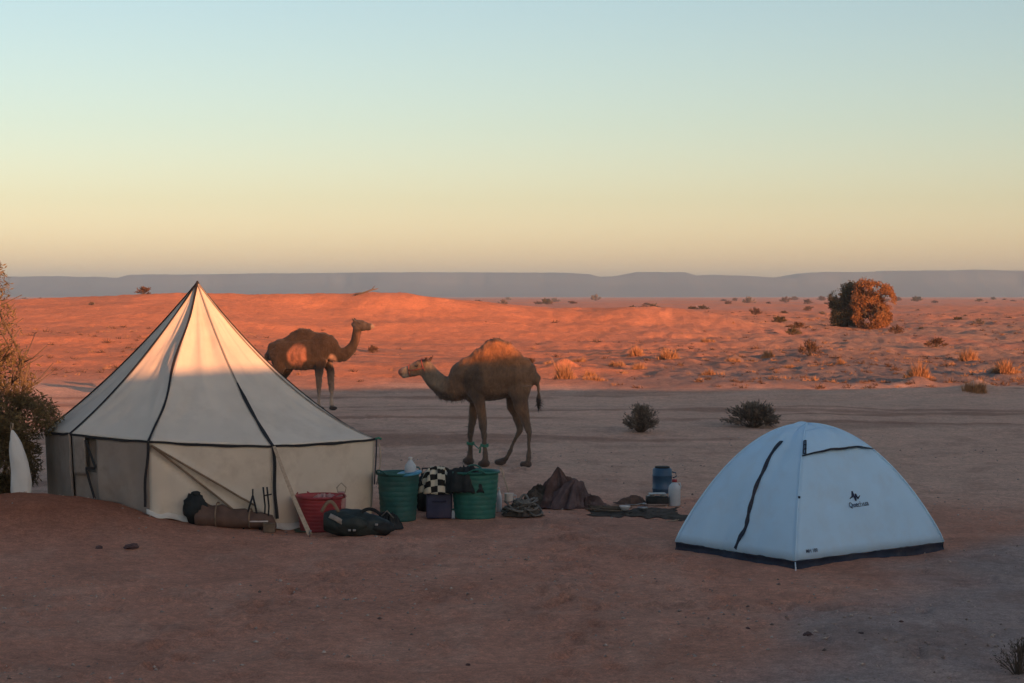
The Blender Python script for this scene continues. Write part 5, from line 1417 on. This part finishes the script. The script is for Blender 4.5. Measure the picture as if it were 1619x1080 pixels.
mb.build('pack_body', M_bag, bp_)
mb = MB().ball((-.04, -.13, .13), (.16, .05, .09), 24, 14, packfn); mb.build('front_pocket', M_bag, bp_)
MB().ball((.27, -.03, .08), (.13, .12, .075), 24, 14, packfn).build('side_pocket', M_blackcloth, bp_)
for a, b, h in ((-.36, -.18, .11), (.02, .26, .06)):
    MB().ribbon([((a + (b - a) * t_), -.08, .25 - .10 * max(0, (a + b) / 2) * 2 + h * math.sin(math.pi * t_)) for t_ in np.linspace(0, 1, 14)], [(0, -1, .2)] * 14, .035, .010).build('strap', M_brown if a < 0 else M_blackcloth, bp_)
MB().ribbon([(-.27, -.135, .22), (-.2, -.155, .19), (-.13, -.165, .15)], [(0, -1, .3)] * 3, .05, .008).build('patch', M_seam, bp_)
for x in (-.06, -.01, .22): MB().box((x, -.175, .07 if x < .1 else .13), (.03, .012, .022), bev=.004).build('buckle', M_metal, bp_)
gc = gpt(500, 841); gr = thing('green_tarp', 'scrap of dull green tarp on the sand beneath the backpack', 'tarp', (gc.x + .25, gc.y + .1, gz(gc.x, gc.y)))
M_gtarp = mat('dull_green_tarp', (0.07, 0.105, 0.065), 0.7, 0.3, 8, 0.4, 30, 0.006, 0.3, stain=0.7, stain_col=(0.3, 0.16, 0.1), stain_scale=6)
def gt(u, v):
    x = (u - .5) * .95 + .04 * pn(v * 4, 3.3); y = (v - .5) * .34 + .05 * pn(u * 4, 7.3)
    return (x, y, gz(gr.location.x + x, gr.location.y + y) - gr.location.z + .010 + .010 * abs(pn(u * 8, v * 5, 1.1)))
MB().grid(gt, 34, 16).build('tarp_sheet', M_gtarp, gr, solid=.004)

bq = gpt(617, 838); bq.y += .14
bu = thing('dark_bundle', 'slack dark bundle wedged between the backpack and the dark green tub', 'bundle', (bq.x - .04, bq.y, gz(bq.x, bq.y)))
draped('bundle_cloth', bu, M_blackcloth, .16, .13, .17, 3.3, 5, .035, peak=1.3, off=(.02, 0))
MB().tube([(-.06, -.06, .14), (0, -.07, .20), (.07, -.05, .12)], .010, 6).build('tie', M_greyrope, bu)
# bedroll, dark sack, small stand, box at the front wall
p = gpt(372, 837); p.y += .10
br = thing('bedroll', 'tapering brown bedroll lying along the front wall of the canvas tent', 'bedroll', (p.x, p.y, gz(p.x, p.y)), rotz=-0.02)
mb = MB()
def roll(u, v):
    a = 2 * math.pi * u; x = -.42 + .84 * v
    r = (.145 - .075 * v) * (1 + .05 * math.sin(v * 24) + .12 * pn(v * 3, math.cos(a), math.sin(a)))
    r *= min(1, (1 - v) * 12 + .4)
    return (x, r * 1.15 * math.cos(a), max(.003, r * .95 + r * math.sin(a)))
mb.grid(roll, 30, 40, closed_u=True); mb.f.append(tuple(range(29, -1, -1))); mb.f.append(tuple(40 * 30 + k for k in range(30)))
mb.build('roll', M_bedroll, br)
for x, r in ((-.2, .135), (.15, .10)):
    MB().tube([(x, (r + .012) * 1.15 * math.cos(a), max(.01, r * .95 + (r + .008) * math.sin(a))) for a in np.linspace(0, 2 * math.pi, 24, endpoint=False)], .008, 6, closed=True).build('strap', M_brown, br)
p2 = gpt(306, 830); p2.y += .12
sk = thing('dark_sack', 'round black sack at the left end of the brown bedroll', 'sack', (p2.x, p2.y, gz(p2.x, p2.y)))
MB().ball((0, 0, .155), (.125, .13, .165), 28, 18, lambda d: 1 + .16 * pn(d.x * 2 + 8, d.y * 2, d.z * 2)).build('sack_body', M_blackcloth, sk)
MB().ball((.0, 0, .315), (.05, .05, .03), 14, 8, lambda d: 1 + .3 * pn(d.x * 4, d.y * 4, d.z * 4)).build('tied_neck', M_blackcloth, sk)
p3 = gpt(408, 838); 
sd = thing('folding_stand', 'small dark metal folding stand at the right end of the bedroll', 'stand', (p3.x, p3.y + .02, gz(p3.x, p3.y)))
mb = MB()
for x0, x1 in ((-.16, -.06), (.02, -.06)):
    MB().tube([(x0, 0, .0), (x0 * .3 + x1 * .7, .02, .26), (x1, .02, .36)], .011, 7).build('leg', M_black, sd)
MB().tube([(-.13, .0, .10), (0.02, 0, .10)], .009, 6).build('cross_bar', M_black, sd)
MB().tube([(-.06, .02, .36), (-.06, .02, .43)], .009, 6).build('hook', M_black, sd)
for x in (.06, .10): MB().tube([(x, .0, .0), (x + .01, .02, .25), (x - .01, .02, .45)], .010, 6).build('upright', M_black, sd)
MB().tube([(.06, .01, .36), (.14, .01, .375)], .008, 6).build('cross_bar', M_black, sd); MB().tube([(-.16, .01, .16), (.14, .01, .13)], .007, 6).build('cross_bar', M_black, sd)
MB().box((-.02, .0, .095), (.26, .12, .014), bev=.004).build('tray', M_paleplas, sd)
p4 = gpt(425, 843); p4.y += .05
wbx = thing('wooden_block', 'little weathered wooden block in front of the folding stand', 'block', (p4.x, p4.y, gz(p4.x, p4.y)))
MB().box((0, 0, .045), (.125, .09, .09), bev=.006).build('block_body', M_wood, wbx); MB().box((0, 0, .094), (.13, .095, .008), bev=.002).build('block_lid', M_wood, wbx)

# white sack by the tamarisk
X, Y = at(32, 780, 20.7).x, 20.7
ws = thing('white_sack', 'white cloth sack standing upright at the foot of the tamarisk', 'sack', (X, Y, gz(X, Y) - .01))
mb = MB()
def sack(u, v):
    a = 2 * math.pi * u; z = .72 * v
    w = np.interp(v, [0, .04, .25, .55, .8, .93, 1], [.095, .115, .112, .094, .066, .036, .012])
    x = np.interp(v, [0, .3, .6, .85, 1], [.02, .01, -.02, -.055, -.085])
    k = 1 + .07 * pn(math.cos(a) * 1.5, math.sin(a) * 1.5, z * 5) + .05 * math.sin(a * 5 + z * 9) * v
    return (x + w * k * math.cos(a), .62 * w * k * math.sin(a), z + .012 * pn(math.cos(a) * 2, math.sin(a) * 2, 3.3) * (v < .1))
mb.grid(sack, 36, 36, closed_u=True); mb.f.append(tuple(range(35, -1, -1))); mb.f.append(tuple(36 * 36 + k for k in range(36)))
mb.build('sack_body', M_sack, ws)
MB().tube([(-.085, 0, .70), (-.10, 0, .74), (-.095, 0, .80), (-.075, 0, .79), (-.08, 0, .73)], .008, 6).build('tie_loop', M_rope, ws)
